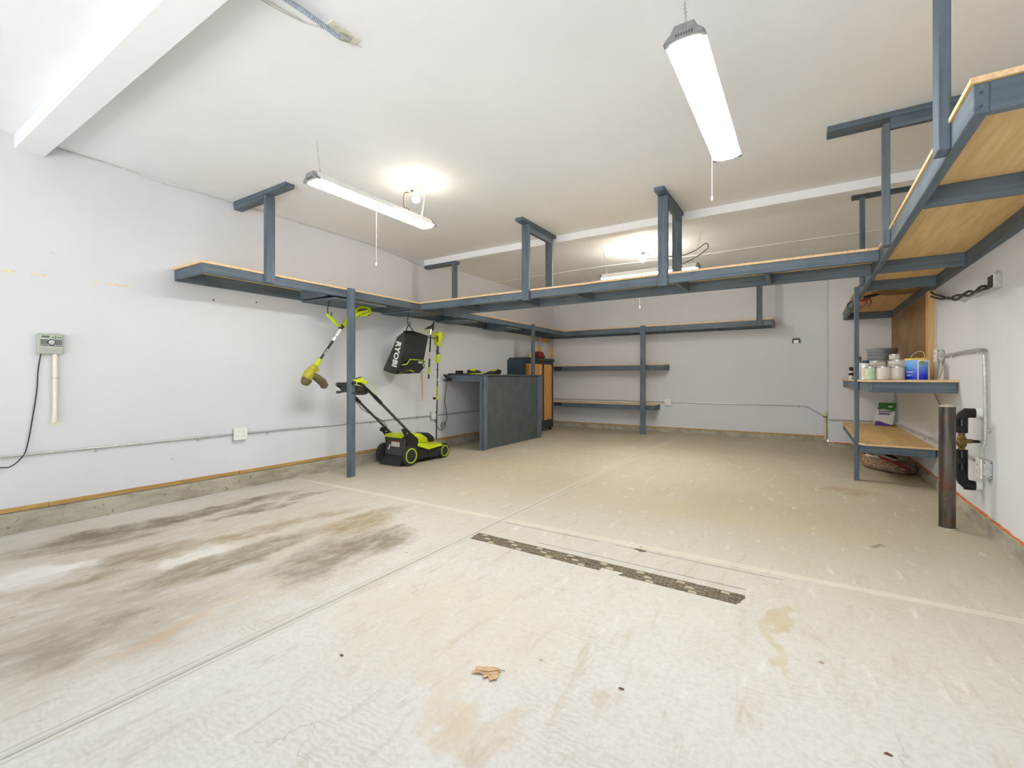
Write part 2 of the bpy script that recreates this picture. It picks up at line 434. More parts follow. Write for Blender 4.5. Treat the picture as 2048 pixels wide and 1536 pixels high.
def text(name, s_, mat, parent, loc, ux, uy, size, depth=0.0008, bold=0.0, label=None):
    cu = bpy.data.curves.new(name, 'FONT'); cu.body = s_; cu.size = size; cu.extrude = depth; cu.align_x = 'CENTER'; cu.align_y = 'CENTER'; cu.offset = bold; cu.resolution_u = 2
    tmp = bpy.data.objects.new('tmp', cu); C.objects.link(tmp); dg = bpy.context.evaluated_depsgraph_get()
    me = bpy.data.meshes.new_from_object(tmp.evaluated_get(dg)); bpy.data.objects.remove(tmp); bpy.data.curves.remove(cu)
    ux, uy = Vector(ux).normalized(), Vector(uy).normalized(); uy = (uy - ux * uy.dot(ux)).normalized(); uz = ux.cross(uy)
    M = Matrix((ux, uy, uz)).transposed().to_4x4(); M.translation = Vector(loc) - ORG[parent.name]
    me.transform(M); me.materials.clear(); me.materials.append(mat)
    o = bpy.data.objects.new(name, me); C.objects.link(o); o.parent = parent; ORG[o.name] = ORG[parent.name]
    return o

def fz(y): return 0.006 * (y - 0.8)
XL, XR, YB, YJ, XJ, ZC, YF = -4.76, 1.06, 9.19, 8.55, 0.285, 2.835, -1.1

# ================================================================== SETTING
# floor: a bed and six slabs with open control joints, rising gently away from the door
fl = MB(); fl.add([(-4.9, -1.2, fz(-1.2) - .03), (1.2, -1.2, fz(-1.2) - .03), (1.2, 9.4, fz(9.4) - .03), (-4.9, 9.4, fz(9.4) - .03),
                   (-4.9, -1.2, -.25), (1.2, -1.2, -.25), (1.2, 9.4, -.25), (-4.9, 9.4, -.25)],
                  [(0, 1, 2, 3), (7, 6, 5, 4), (0, 4, 5, 1), (1, 5, 6, 2), (2, 6, 7, 3), (3, 7, 4, 0)])
floor = struct('floor', fl, FLOOR, 'pale stained concrete garage floor with control joints')
g = .005
for (x0, x1) in ((-4.85, -1.97 - g), (-1.97 + g, 1.15)):
    for (y0, y1) in ((-1.2, 2.97 - g), (2.97 + g, 6.08 - g), (6.08 + g, 9.35)):
        m = MB(); z0, z1 = fz(y0), fz(y1)
        m.add([(x0, y0, z0 - .028), (x1, y0, z0 - .028), (x1, y1, z1 - .028), (x0, y1, z1 - .028), (x0, y0, z0), (x1, y0, z0), (x1, y1, z1), (x0, y1, z1)],
              [(3, 2, 1, 0), (4, 5, 6, 7), (0, 1, 5, 4), (1, 2, 6, 5), (2, 3, 7, 6), (3, 0, 4, 7)])
        part('concrete_slab', m, FLOOR, floor, 0.006, False)
drive = struct('floor_driveway', B(-16, 12, -22, -1.2, -.25, -.03), plain('driveway_concrete', (214, 214, 212), 0.9, var=0.05, scale=2), 'concrete driveway outside the open garage door')

struct('wall_left', B(XL - .12, XL, YF, YB + .12, .13, 3.0), WALL, 'light grey painted left wall')
struct('wall_back', B(XL, XJ, YB, YB + .12, .1, 3.0), WALL, 'light grey painted back wall')
m = MB().box(XJ, XR + .12, YJ, YB + .12, .11, 3.0)
struct('wall_back_right', m, WALL, 'short return wall standing forward of the back wall')
struct('wall_right', B(XR, XR + .12, YF, YJ, .13, 3.0), WALL, 'light grey painted right wall')
m = MB().box(XL - .12, XL + .25, YF - .12, YF, 0, 3.0).box(XR - .2, XR + .12, YF - .12, YF, 0, 3.0).box(XL + .25, XR - .2, YF - .12, YF, 2.18, 3.0)
struct('wall_front', m, WALL, 'front wall around the open garage door')
struct('ceiling', B(XL - .12, XR + .12, YF - .12, YB + .12, ZC, 3.0), CEIL, 'off-white garage ceiling')
struct('trim_1', B(XL, XR, .872, 1.03, 2.735, ZC), CEIL, 'boxed white ceiling beam near the garage door', bevel=.003)
struct('trim_2', B(XL, XR, 5.05, 5.19, 2.752, ZC), CEIL, 'boxed white ceiling beam over the middle of the garage', bevel=.003)
# concrete curbs and sill plates
def curb(name, x0, x1, y0, y1, zt, lab):
    m = MB(); n = 14; alongy = abs(y1 - y0) > abs(x1 - x0); rings = []
    for k in range(n + 1):
        t = k / n; dz = random.uniform(-.004, .004); d = random.uniform(-.004, .004)
        if alongy:
            y = y0 + (y1 - y0) * t; zb = fz(y) - .02; s_ = 1 if x1 > x0 else -1
            rings.append([(x0, y, zb), (x1 + d * s_, y, zb), (x1 + d * s_, y, zt + dz - .008), (x1 - .01 * s_, y, zt + dz), (x0, y, zt + dz)])
        else:
            x = x0 + (x1 - x0) * t; zb = fz(y0) - .02
            rings.append([(x, y0, zb), (x, y1 + d, zb), (x, y1 + d, zt + dz - .008), (x, y1 + .01, zt + dz), (x, y0, zt + dz)])
    m.rings(rings); return struct(name, m, CURB, lab)
curb('baseboard_left', XL - .1, XL + .05, YF, YB, .145, 'rough concrete curb along the left wall')
curb('baseboard_back', XL, XJ, YB + .1, YB - .05, .125, 'rough concrete curb along the back wall')
curb('baseboard_right', XR + .1, XR - .015, YF, YJ, .135, 'concrete curb along the right wall')
m = MB()
yy = YF
for ye in (1.05, 2.42, 4.0, 5.6, 7.2, YB):
    m.box(XL - .02, XL + .012, yy, ye - .006, .148, .178); yy = ye
struct('trim_3', m, SILL, 'raw wooden sill strip under the left wall')
m = MB(); xx = XL
for xe in (-3.6, -2.4, -1.3, -.4, XJ): m.box(xx, xe - .006, YB - .012, YB + .02, .125, .15); xx = xe
struct('trim_4', m, SILL, 'raw wooden sill strip under the back wall')
def foam(name, p0, p1, r, lab, seg=60):
    P0, P1 = Vector(p0), Vector(p1); pts = []; rad = []
    for k in range(seg + 1):
        pts.append(P0.lerp(P1, k / seg) + Vector((0, 0, random.uniform(-.35, .35) * r))); rad.append(r * random.uniform(.6, 1.25))
    return struct(name, MB().tube(pts, r, 6, rad), TERRA, lab, smooth=True)
foam('trim_5', (XR, YF + .1, .137), (XR, YJ, .137), .011, 'ragged orange foam sealant under the right wall', 120)
foam('trim_6', (XJ, YJ - .005, .115), (XR, YJ - .005, .115), .012, 'orange foam sealant under the short return wall', 16)
m = MB().box(XJ - .004, XR, YJ - .012, YJ + .1, fz(8.5) - .02, .112)
struct('baseboard_back_right', m, CURB, 'concrete curb under the short return wall')

# ================================================================== OVERHEAD SHELVES
ZF = 1.98   # underside of the front rails of the left and crossing shelves
ZB, ZR, ZT = 1.963, 2.061, 2.08    # underside of rails, top of rails, top of plywood
BV = .003
def rail(name, par, x0, x1, y0, y1, z0, z1, mat, **k): return part(name, B(x0, x1, y0, y1, z0, z1), mat, par, BV, False, **k)
def deck(par, x0, x1, y0, y1, z0, z1, ply=PLY, ov=.006):
    d = part('plywood_deck', B(x0, x1, y0, y1, z0, z1), ply, par, 0, False)
    d.data.materials.append(EDGE)
    for p in d.data.polygons:
        if abs(p.normal.z) < .5: p.material_index = 1
    return d
def screws(par, pts):
    m = MB()
    for x, y, z, ax in pts: m.lathe([(.004, -.001), (.004, .001)], (x, y, z), ax, 8)
    o = part('screw_heads', m, DGREY, par, 0, False); o['kind'] = 'stuff'
T = .038
# shelf A, along the left wall
A = thing('overhead_shelf', 'long grey-blue overhead shelf hung along the left wall above the mower', 'shelf', (-4.5, 1.86, ZB))
rail('front_rail', A, -4.278, -4.24, 1.862, 5.0, ZF, ZR, PY)
rail('front_rail', A, -4.278, -4.24, 5.004, 8.64, ZF, ZR, PY)
rail('back_rail', A, XL, XL + T, 1.862, YB, ZB, ZR, PY)
rail('end_rail', A, XL + T, -4.278, 1.862, 1.9, ZF, ZR, PX)
for y in (3.05, 4.25, 5.45, 6.6, 7.7, 8.6): rail('cross_brace', A, XL + T, -4.278, y, y + T, ZB + .006, ZR, PX)
deck(A, XL, -4.232, 1.852, 4.4, ZR, ZT); deck(A, XL, -4.232, 4.403, YB, ZR, ZT)
def upanel(y0, y1, y0b, y1b):
    m = MB().prism([(XL + .01, y0, ZB - .02), (-4.24, y0b, ZB - .02), (-4.24, y1b, ZB - .02), (XL + .01, y1, ZB - .02)], (0, 0, .019))
    part('underside_panel', m, PX, A, 0, False)
upanel(3.09, 3.66, 3.13, 3.86); upanel(4.24, 4.52, 4.27, 4.76); upanel(5.3, 5.66, 5.32, 5.68); upanel(6.5, 6.95, 6.5, 6.95)
screws(A, [(-4.239, 1.91, 2.035, 'x'), (-4.239, 1.91, 1.99, 'x'), (-4.239, 2.3, 2.03, 'x'), (-4.239, 2.3, 1.99, 'x')])
# hanger near the door: doubled ceiling plate + strap
rail('ceiling_plate', A, XL, -3.88, 2.365, 2.455, ZC - .04, ZC, PX)
rail('ceiling_block', A, XL, -4.24, 2.368, 2.45, ZC - .078, ZC - .04, PX)
rail('hanger_strap', A, -4.24, -4.202, 2.375, 2.465, 1.985, ZC - .04, PZ)
rail('ceiling_plate', A, XL, -4.16, 5.06, 5.15, 2.712, 2.752, PX)
rail('hanger_strap', A, -4.24, -4.202, 5.065, 5.15, ZB, 2.712, PZ)
rail('floor_post', A, -4.24, -4.202, 3.29, 3.38, fz(3.3), ZT + .002, PZ)
rail('floor_post', A, -4.24, -4.202, 7.30, 7.385, fz(7.3), ZT + .002, PZ)
# shelf B, along the back wall
Bs = thing('overhead_shelf', 'narrow grey-blue overhead shelf hung along the back wall', 'shelf', (-2.4, 8.9, ZB))
rail('front_rail', Bs, -4.24, -2.2, 8.66, 8.698, ZB, ZR, PX); rail('front_rail', Bs, -2.196, -.46, 8.66, 8.698, ZB, ZR, PX)
rail('back_rail', Bs, -4.7, -.46, YB - T, YB, ZB, ZR, PX)
rail('end_rail', Bs, -.498, -.46, 8.698, YB - T, ZB, ZR, PY)
for x in (-3.6, -2.9, -2.1, -1.4): rail('cross_brace', Bs, x, x + T, 8.698, YB - T, ZB, ZR, PY)
deck(Bs, -4.232, -.452, 8.652, YB, ZR, ZT, PLYX)
rail('floor_post', Bs, -2.64, -2.545, 8.622, 8.66, fz(8.6), ZT + .003, PZ)
rail('hanger_strap', Bs, -.70, -.615, 8.622, 8.66, ZB, ZC - .04, PZ)
rail('ceiling_plate', Bs, -.70, -.615, 8.5, YB, ZC - .04, ZC, PY)
# shelf C, across the garage
Cs = thing('overhead_shelf', 'long grey-blue overhead shelf crossing the garage from left wall shelf to right wall shelf', 'shelf', (-1.9, 4.66, ZB))
rail('front_rail', Cs, -4.24, -2.6, 4.42, 4.458, ZF, ZR, PX); rail('front_rail', Cs, -2.598, -1.10, 4.42, 4.458, ZF, ZR, PX); rail('front_rail', Cs, -1.098, .46, 4.40, 4.438, ZF, ZR, PX)
rail('back_rail', Cs, -4.24, -2.0, 4.892, 4.93, ZB, ZR, PX); rail('back_rail', Cs, -1.998, .46, 4.892, 4.93, ZB, ZR, PX)
for x in (-3.62, -2.72, -2.03, -1.0, -.27): rail('cross_brace', Cs, x - T, x, 4.458, 4.892, ZB + .006, ZR, PY)
deck(Cs, -4.232, -1.85, 4.41, 4.938, ZR, ZT, PLYX); deck(Cs, -1.847, .452, 4.395, 4.938, ZR, ZT, PLYX)
for xa in (-2.665, -1.175):
    rail('hanger_strap', Cs, xa, xa + .09, 4.382, 4.42, ZB - .004, ZC - .04, PZ)
    rail('hanger_strap', Cs, xa, xa + .09, 4.93, 4.968, 2.0, ZC - .04, PZ)
    rail('ceiling_plate', Cs, xa, xa + .09, 4.25, 5.048, ZC - .038, ZC, PY)
    rail('tie_board', Cs, xa + .052, xa + .09, 4.42, 4.93, ZC - .127, ZC - .038, PY)
screws(Cs, [(-2.63, 4.381, 1.99, 'y'), (-2.61, 4.381, 2.03, 'y'), (-1.14, 4.381, 1.99, 'y'), (-1.12, 4.381, 2.04, 'y'), (-.35, 4.399, 2.0, 'y'), (-.35, 4.399, 2.03, 'y'), (.43, 4.399, 2.0, 'y')])
# shelf D, along the right wall
Ds = thing('overhead_shelf', 'wide grey-blue overhead shelf along the right wall seen from below', 'shelf', (.76, 5.3, ZB))
rail('side_rail', Ds, .46, .5, 2.09, 4.4, ZB, ZR, PY); rail('side_rail', Ds, .46, .5, 4.403, 8.5, ZB, ZR, PY)
rail('wall_rail', Ds, XR - T, XR, 2.09, 8.5, ZB, ZR, PY)
rail('end_rail', Ds, .5, XR - T, 2.09, 2.128, ZB, ZR, PX)
rail('end_rail', Ds, .5, XR - T, 8.462, 8.5, ZB, ZR, PX)
for y in (3.09, 4.84, 5.77): rail('cross_brace', Ds, .5, XR - T, y, y + T, ZB, ZR, PX)
deck(Ds, .452, XR, 2.08, 5.3, ZR, ZT); deck(Ds, .452, XR, 5.303, YJ, ZR, ZT)
rail('hanger_strap', Ds, .422, .46, 2.36, 2.45, ZB + .005, ZC - .04, PZ)
rail('hanger_strap', Ds, .422, .46, 3.86, 3.95, ZB + .005, ZC - .07, PZ)
rail('hanger_strap', Ds, .422, .46, 5.40, 5.49, ZB + .005, ZC - .04, PZ)
rail('ceiling_plate', Ds, .12, XR, 3.86, 3.99, ZC - .038, ZC, PX)
rail('tie_board', Ds, .46, XR, 3.862, 3.90, ZC - .11, ZC - .038, PX)
rail('ceiling_plate', Ds, .36, XR, 5.40, 5.49, ZC - .04, ZC, PX)
rail('ceiling_plate', Ds, .30, XR, 2.36, 2.45, ZC - .04, ZC, PX)
rail('floor_post', Ds, .422, .46, 5.99, 6.08, fz(6), ZR - .01, PZ)
screws(Ds, [(.48, 2.089, 2.03, 'y'), (.48, 2.089, 1.985, 'y'), (.53, 3.089, 2.0, 'y'), (.6, 4.839, 2.02, 'y')])
# water stain on underside modelled as a thin darker veneer patch of the deck
stain = NT('brown_water_stain'); _g = stain.noise(stain.coord((1.5, 9, 1)), 2.0, 5)
stain.fin(stain.mix(stain.ramp(_g, .35, .65), s2l((112, 78, 40)), s2l((170, 134, 84))), .7)
m = MB().prism([(.60, 6.55, ZR - .002), (.72, 6.42, ZR - .002), (.9, 6.5, ZR - .002), (1.02, 6.45, ZR - .002), (1.02, 6.85, ZR - .002), (.85, 6.9, ZR - .002), (.7, 6.82, ZR - .002)], (0, 0, .002))
part('water_stain', m, stain.m, Ds, 0, False, label='brown water stain on the plywood underside')

# ================================================================== LOWER SHELVES
E_ = thing('wall_shelf', 'plywood topped shelf on the right wall holding paint cans', 'shelf', (.76, 6.8, .975))
rail('side_rail', E_, .462, .5, 5.2, YJ, .975, 1.064, PY); rail('front_rail', E_, .5, XR - .01, 5.2, 5.238, .972, 1.064, PX)
rail('wall_rail', E_, XR - T, XR - .0, 6.1, YJ, .975, 1.064, PY)
rail('cross_brace', E_, .5, XR - T, 6.9, 6.938, .975, 1.064, PX)
deck(E_, .445, XR + .0, 5.185, YJ, 1.064, 1.083)
Fs = thing('wall_shelf', 'low plywood topped shelf near the floor under the paint can shelf', 'shelf', (.76, 7.2, .335))
rail('side_rail', Fs, .462, .5, 5.92, YJ, .335, .412, PY); rail('front_rail', Fs, .5, XR - .02, 5.9, 5.938, .335, .412, PX)
rail('wall_rail', Fs, XR - T, XR, 5.95, YJ, .335, .412, PY)
m = MB().prism([(.455, 5.97, .412), (.50, 5.885, .412), (XR - .005, 5.885, .412), (XR - .005, YJ, .412), (.455, YJ, .412)], (0, 0, .019))
d = part('plywood_deck', m, PLY, Fs, 0, False); d.data.materials.append(EDGE)
for p in d.data.polygons:
    if abs(p.normal.z) < .5: p.material_index = 1
for (lab, xe, zb, zt) in (('upper of two grey shelves on the back wall beside the cabinet', -2.24, 1.255, 1.345), ('lower of two grey shelves on the back wall near the floor', -2.42, .49, .58)):
    G = thing('wall_shelf', lab, 'shelf', (-3.4, 9.0, zb), 'grey shelves on the back wall')
    yf = 8.84
    rail('front_rail', G, -4.38, xe, yf, yf + T, zb, zt, PX); rail('back_rail', G, -4.72, xe, YB - T, YB, zb, zt, PX)
    rail('end_rail', G, xe - T, xe, yf + T, YB - T, zb, zt, PY)
    deck(G, -4.72, xe + .004, yf - .004, YB, zt, zt + .015, PLYX)
del d

# pegboard
pb = thing('pegboard', 'brown pegboard with raw pine edge mounted on the right wall above the paint', 'pegboard', (XR, 7.2, 1.5))
part('hole_panel', B(XR - .03, XR - .022, 6.2, YJ, 1.083, ZB), PEG, pb, 0, False)
part('pine_batten', B(XR - .045, XR, 6.08, 6.2, 1.083, ZB), PINE, pb, .002, False)
for z in (1.18, 1.7): part('screw', MB().tube([(XR - .045, 6.14, z), (XR - .05, 6.14, z)], .003, 6), DGREY, pb)

# ================================================================== COUNTER + CABINET
ct = thing('workbench', 'grey painted workbench with solid side panel against the left wall', 'workbench', (-4.4, 6.4, .04))
part('bench_top', B(XL, -4.0, 5.53, 7.32, 1.135, 1.155), COUNTP, ct, .003, False)
m = MB().prism([(XL, 5.52, 1.04), (-4.085, 5.52, 1.04), (-4.085, 5.52, 1.135), (XL + .04, 5.52, 1.135), (XL + .04, 5.52, 1.12), (XL, 5.52, 1.07)], (0, .038, 0))
part('front_rail', m, PX, ct, BV, False)
part('side_panel', B(-4.048, -4.035, 5.62, 7.26, fz(6) + .005, 1.135), COUNTP, ct, 0, False)
part('corner_leg', B(-4.085, -4.047, 5.515, 5.605, fz(5.5), 1.135), PZ, ct, BV, False)
part('corner_leg', B(-4.045, -4.012, 5.53, 5.62, fz(5.5), 1.135), PZ, ct, BV, False)
part('end_leg', B(-4.045, -4.005, 7.17, 7.28, fz(7.2), 1.135), PZ, ct, BV, False)
part('wall_ledger', B(XL, XL + T, 5.56, 7.2, 1.045, 1.135), PY, ct, BV, False)

cb = thing('storage_cabinet', 'tall dark-framed cabinet with wood panel doors in the far left corner', 'cabinet', (-4.6, 7.9, .1))
part('carcass', B(XL, -4.42, 7.32, 8.45, .10, 1.43), DARKP, cb, .003, False)
part('side_panel', B(XL, -4.42, 7.30, 7.32, .10, 1.45), plain('slate_side', (52, 66, 78), .5), cb, 0, False)
part('top_board', B(XL, -4.36, 7.36, 8.47, 1.43, 1.485), DARKP, cb, .003, False)
part('top_rail', B(-4.42, -4.385, 7.33, 8.46, 1.375, 1.43), DARKP, cb, .003, False)
part('bottom_rail', B(-4.42, -4.385, 7.33, 8.46, .10, .26), DARKP, cb, .003, False)
for y0, y1 in ((7.33, 7.375), (8.01, 8.07), (8.41, 8.46)): part('stile', B(-4.42, -4.385, y0, y1, .26, 1.375), DARKP, cb, .003, False)
for y0, y1 in ((7.38, 7.68), (7.70, 8.005), (8.075, 8.405)):
    dd = part('door', B(-4.42, -4.392, y0, y1, .265, 1.37), CABW, cb, .003, False)
for y in (7.35, 8.38):
    for x in (XL + .02, -4.45): part('foot', B(x, x + .04, y, y + .05, fz(y), .10), DARKP, cb, 0, False)
# raw wood brackets above the cabinet
rk = thing('timber_rack', 'raw pine wall rack with galvanised straps in the far left corner above the cabinet', 'rack', (XL, 8.7, 1.9))
part('header_board', B(XL, XL + .03, 8.15, 8.95, 1.865, 1.95), PINEY, rk, .002, False)
for y in (8.46, 9.0):
    part('batten', B(XL, XL + .045, y, y + .09, 1.345 if y > 8.9 else 1.52, 1.78), PINE, rk, .002, False)
    part('metal_strap', B(XL + .045, XL + .05, y - .01, y + .10, 1.78, 1.95), STEEL, rk, 0, False)
    part('strap_back', B(XL, XL + .045, y, y + .09, 1.78, 1.95), STEEL, rk, 0, False)
# things on the cabinet
hat = thing('cap', 'dark red peaked cap lying on the corner cabinet', 'cap', (-4.5, 8.1, 1.485))
part('crown', MB().loft([((-4.5, 7.93, 1.53), .07, .045), ((-4.5, 8.0, 1.56), .09, .07), ((-4.5, 8.1, 1.56), .09, .07), ((-4.5, 8.17, 1.54), .07, .04)]), RED, hat)
part('brim', MB().loft([((-4.5, 8.12, 1.54), .08, .012), ((-4.5, 8.22, 1.53), .07, .010), ((-4.5, 8.29, 1.52), .03, .008)]), RED, hat)
part('stand_plate', MB().loft([((-4.5, 7.80, 1.50), .06, .015), ((-4.5, 8.05, 1.50), .09, .015), ((-4.5, 8.2, 1.50), .05, .012)]), BLACK, hat)
sp_ = thing('twine_spool', 'small yellow spool beside the red cap on the cabinet', 'spool', (-4.5, 7.7, 1.485))
part('twine', MB().lathe([(.035, .012), (.038, .02), (.038, .075), (.035, .083)], (-4.5, 7.72, 1.485), 'z', 16), YEL, sp_)
for z in (0, .083): part('flange', MB().lathe([(.05, z), (.05, z + .012)], (-4.5, 7.72, 1.485), 'z', 16), YEL, sp_)

# things on the bench
cg = thing('battery_charger', 'black charger block on a flat black tray at the bench end nearest the wall', 'charger', (-4.6, 5.62, 1.155))
part('tray', B(-4.74, -4.36, 5.57, 5.68, 1.155, 1.172), BLACK, cg, .004, False)
part('charger_body', B(-4.60, -4.50, 5.58, 5.66, 1.172, 1.215), BLACK, cg, .006, False)
part('lead', MB().tube(smoothpath([(-4.5, 5.6, 1.19), (-4.45, 5.59, 1.20), (-4.40, 5.6, 1.178)]), .003, 6), BLACK, cg)
def tool(x, y, lab, flip=1):
    t = thing('cordless_tool', lab, 'power tool', (x, y, 1.155), 'lime green cordless tools on the workbench')
    part('base_foot', MB().loft([((x - .07 * flip, y, 1.166), .05, .010), ((x + .06 * flip, y, 1.166), .05, .010)], e=6, side=(0, 1, 0)), LIME, t)
    part('body', MB().loft([((x - .085 * flip, y, 1.20), .035, .028), ((x - .05 * flip, y, 1.212), .045, .034), ((x + .03 * flip, y, 1.205), .04, .028), ((x + .1 * flip, y, 1.195), .028, .02), ((x + .14 * flip, y, 1.19), .02, .014)], side=(0, 1, 0)), DGREY, t)
    part('shell', MB().loft([((x - .05 * flip, y - .012, 1.222), .030, .024), ((x + .01 * flip, y - .012, 1.222), .036, .024), ((x + .05 * flip, y - .012, 1.212), .026, .018)], side=(0, 1, 0)), LIME, t)
    part('battery', B(x - .1 * flip, x - .05 * flip, y - .045, y + .03, 1.175, 1.225), BLACK, t, .006, False)
    part('nose', MB().lathe([(.018, 0), (.018, .03), (.008, .035), (.008, .06)], (x + .13 * flip, y, 1.19), 'x', 12) if flip > 0 else MB().lathe([(.008, 0), (.008, .025), (.018, .03), (.018, .06)], (x - .19, y, 1.19), 'x', 12), LIMED, t)
tool(-4.33, 5.70, 'lime green cordless tool on the bench nearest the charger')
tool(-4.28, 6.22, 'lime green cordless drill on the bench farther from the wall charger', -1)
bt = tag(part('belt_strap', MB().loft([((-4.2, 5.8, 1.165), .03, .010), ((-4.15, 5.95, 1.178), .035, .014), ((-4.12, 6.1, 1.165), .02, .009)]), BLACK, org=(-4.15, 5.95, 1.155)), 'black strap lying between the two green tools on the bench', 'strap')
cl = thing('spring_clamp', 'black spring clamp gripping the left end of the bench rail', 'clamp', (-4.70, 5.5, 1.1))
part('jaw', MB().loft([((-4.85 + .12, 5.46, 1.15), .012, .012), ((-4.68, 5.46, 1.115), .014, .016), ((-4.60, 5.47, 1.075), .012, .022)], side=(0, 1, 0)), BLACK, cl)
part('jaw', MB().loft([((-4.74, 5.46, 1.068), .010, .008), ((-4.66, 5.46, 1.068), .012, .012), ((-4.60, 5.47, 1.075), .012, .02)], side=(0, 1, 0)), BLACK, cl)
part('pivot', MB().lathe([(.014, -.02), (.014, .02)], (-4.605, 5.47, 1.078), 'y', 12), BLACK, cl)
tag(part('power_cord', MB().tube(smoothpath([(-4.70, 5.5, 1.04), (-4.725, 5.5, .85), (-4.745, 5.5, .74), (-4.72, 5.5, .64), (-4.70, 5.5, .50), (-4.72, 5.5, .42), (-4.745, 5.47, .36), (-4.74, 5.42, .34), (-4.73, 5.40, .38), (-4.73, 5.44, .42), (-4.73, 5.50, .38), (-4.73, 5.46, .31), (-4.735, 5.36, .32), (-4.74, 5.30, .40), (-4.735, 5.26, .52)], 5), .0045, 6), CABLE, org=(-4.72, 5.5, .6)), 'black cord looping down from the workbench to the wall outlet', 'cord')

# ================================================================== LEFT WALL FITTINGS
def conduit(name, pts, r, lab, clips, mat=STEEL):
    t = thing(name, lab, 'conduit', pts[0])
    part('pipe_run', MB().tube(pts, r, 10), mat, t)
    for (p, ax) in clips:
        mm = MB().lathe([(r + .003, -.008), (r + .003, .008)], p, ax, 12)
        if ax == 'y': s_ = -1 if p[0] < -2 else 1; mm.box(p[0] - .004, p[0] + .008 * s_, p[1] - .007, p[1] + .007, p[2] - .035, p[2] - r)
        elif ax == 'x': mm.box(p[0] - .007, p[0] + .007, p[1] - .004, p[1] + .008, p[2] - .035, p[2] - r)
        else: mm.box(p[0], p[0] + .012, p[1] - .035, p[1] + .035, p[2] - .007, p[2] + .007)
        part('pipe_clip', mm, STEEL, t)
    return t
xw = XL + .014
conduit('conduit', [(xw, YF + .1, .545), (xw, 2.345, .55)], .009, 'thin grey conduit on the left wall running in from the door to the first outlet', [((xw, y, .548), 'y') for y in (.3, 1.32, 2.05)])
conduit('conduit', [(xw, 2.485, .55), (xw, 5.17, .535)], .009, 'grey conduit on the left wall behind the mower', [((xw, y, .54), 'y') for y in (2.7, 4.05, 4.9)])
conduit('conduit', [(xw, 5.32, .535), (xw, 7.3, .54)], .009, 'grey conduit on the left wall under the workbench', [((xw, y, .54), 'y') for y in (5.55, 6.6)])
def outlet(x, y, z, nrm, lab, w_=.115, h=.115):
    t = thing('outlet', lab, 'outlet', (x, y, z))
    if nrm == 'x':
        part('back_box', B(x, x + .038, y - w_ / 2 + .004, y + w_ / 2 - .004, z - h / 2 + .004, z + h / 2 - .004), STEEL, t, .003, False)
        part('cover_plate', B(x + .038, x + .044, y - w_ / 2, y + w_ / 2, z - h / 2, z + h / 2), WHITEP, t, .003, False)
        for dy in (-.026, .026):
            for dz in (-.022, .022):
                s_ = part('socket', MB().lathe([(.015, 0), (.015, .0025)], (x + .044, y + dy, z + dz), 'x', 14), WHITEP, t)
                mm = MB()
                for q in (-.005, .005): mm.box(x + .046, x + .0472, y + dy + q - .001, y + dy + q + .001, z + dz - .003, z + dz + .006)
                part('slots', mm, DGREY, s_, 0, False)
    else:
        part('back_box', B(x - w_ / 2 + .004, x + w_ / 2 - .004, y - .038, y, z - h / 2 + .004, z + h / 2 - .004), STEEL, t, .003, False)
        part('cover_plate', B(x - w_ / 2, x + w_ / 2, y - .044, y - .038, z - h / 2, z + h / 2), WHITEP, t, .003, False)
        for dx in (-.026, .026):
            for dz in (-.022, .022): part('socket', MB().lathe([(.015, -.0025), (.015, 0)], (x + dx, y - .044, z + dz), 'y', 14), LABELW, t)
outlet(XL, 2.415, .548, 'x', 'white double outlet plate on the left wall between camera and mower', .13, .12)
outlet(XL, 5.245, .54, 'x', 'white double outlet plate on the left wall behind the mower', .13, .12)
outlet(-2.26, YB, .63, 'y', 'white double outlet plate on the back wall beside the lower shelf', .125, .12)
# irrigation timer
tm = thing('irrigation_timer', 'grey-green irrigation timer box with dial on the left wall', 'timer', (XL, 1.053, 1.35))
part('case', B(XL, XL + .045, .985, 1.122, 1.278, 1.425), plain('timer_case', (176, 182, 172), .5, var=.03), tm, .006, False)
part('face_plate', B(XL + .045, XL + .048, .995, 1.114, 1.32, 1.418), plain('timer_face', (186, 196, 180), .5, var=.03), tm, .002, False)
part('display', B(XL + .048, XL + .0495, 1.003, 1.044, 1.398, 1.411), plain('lcd', (92, 108, 92), .2), tm, 0, False)
for k in range(4):
    for (a_, b_) in ((.996, 1.035), (1.078, 1.113)):
        part('stripe', B(XL + .048, XL + .0495, a_, b_, 1.346 + k * .0105, 1.352 + k * .0105), INK if k < 3 else NAVY, tm, 0, False)
part('dial_ring', MB().lathe([(.024, .048), (.024, .050)], (XL, 1.056, 1.364), 'x', 24), NAVY, tm)
part('dial', MB().lathe([(.018, .05), (.017, .058), (.006, .06)], (XL, 1.056, 1.364), 'x', 24).box(XL + .058, XL + .066, 1.053, 1.059, 1.35, 1.378), plain('dial_grey', (200, 198, 184), .5), tm)
for (y_, z_) in ((1.062, 1.401), (1.077, 1.407), (1.077, 1.395), (1.091, 1.402), (1.104, 1.401)): part('button', MB().lathe([(.004, .048), (.004, .051)], (XL, y_, z_), 'x', 10), plain('button_green', (60, 84, 66), .4), tm)
part('display_bar', B(XL + .048, XL + .0495, .997, 1.112, 1.335, 1.339), NAVY, tm, 0, False)
pv = thing('pvc_pipe', 'white plastic pipe running down the left wall from the irrigation timer', 'pipe', (XL, 1.08, .8))
part('pipe_run', MB().tube([(XL + .024, 1.08, 1.278), (XL + .024, 1.08, .80)], .0135, 14), CREAM, pv)
part('elbow', MB().tube([(XL + .024, 1.08, .815), (XL + .024, 1.08, .79), (XL + .018, 1.08, .775), (XL, 1.08, .77)], .017, 14), CREAM, pv)
part('wall_flange', MB().lathe([(.026, 0), (.026, .004)], (XL, 1.08, .77), 'x', 20), CREAM, pv)
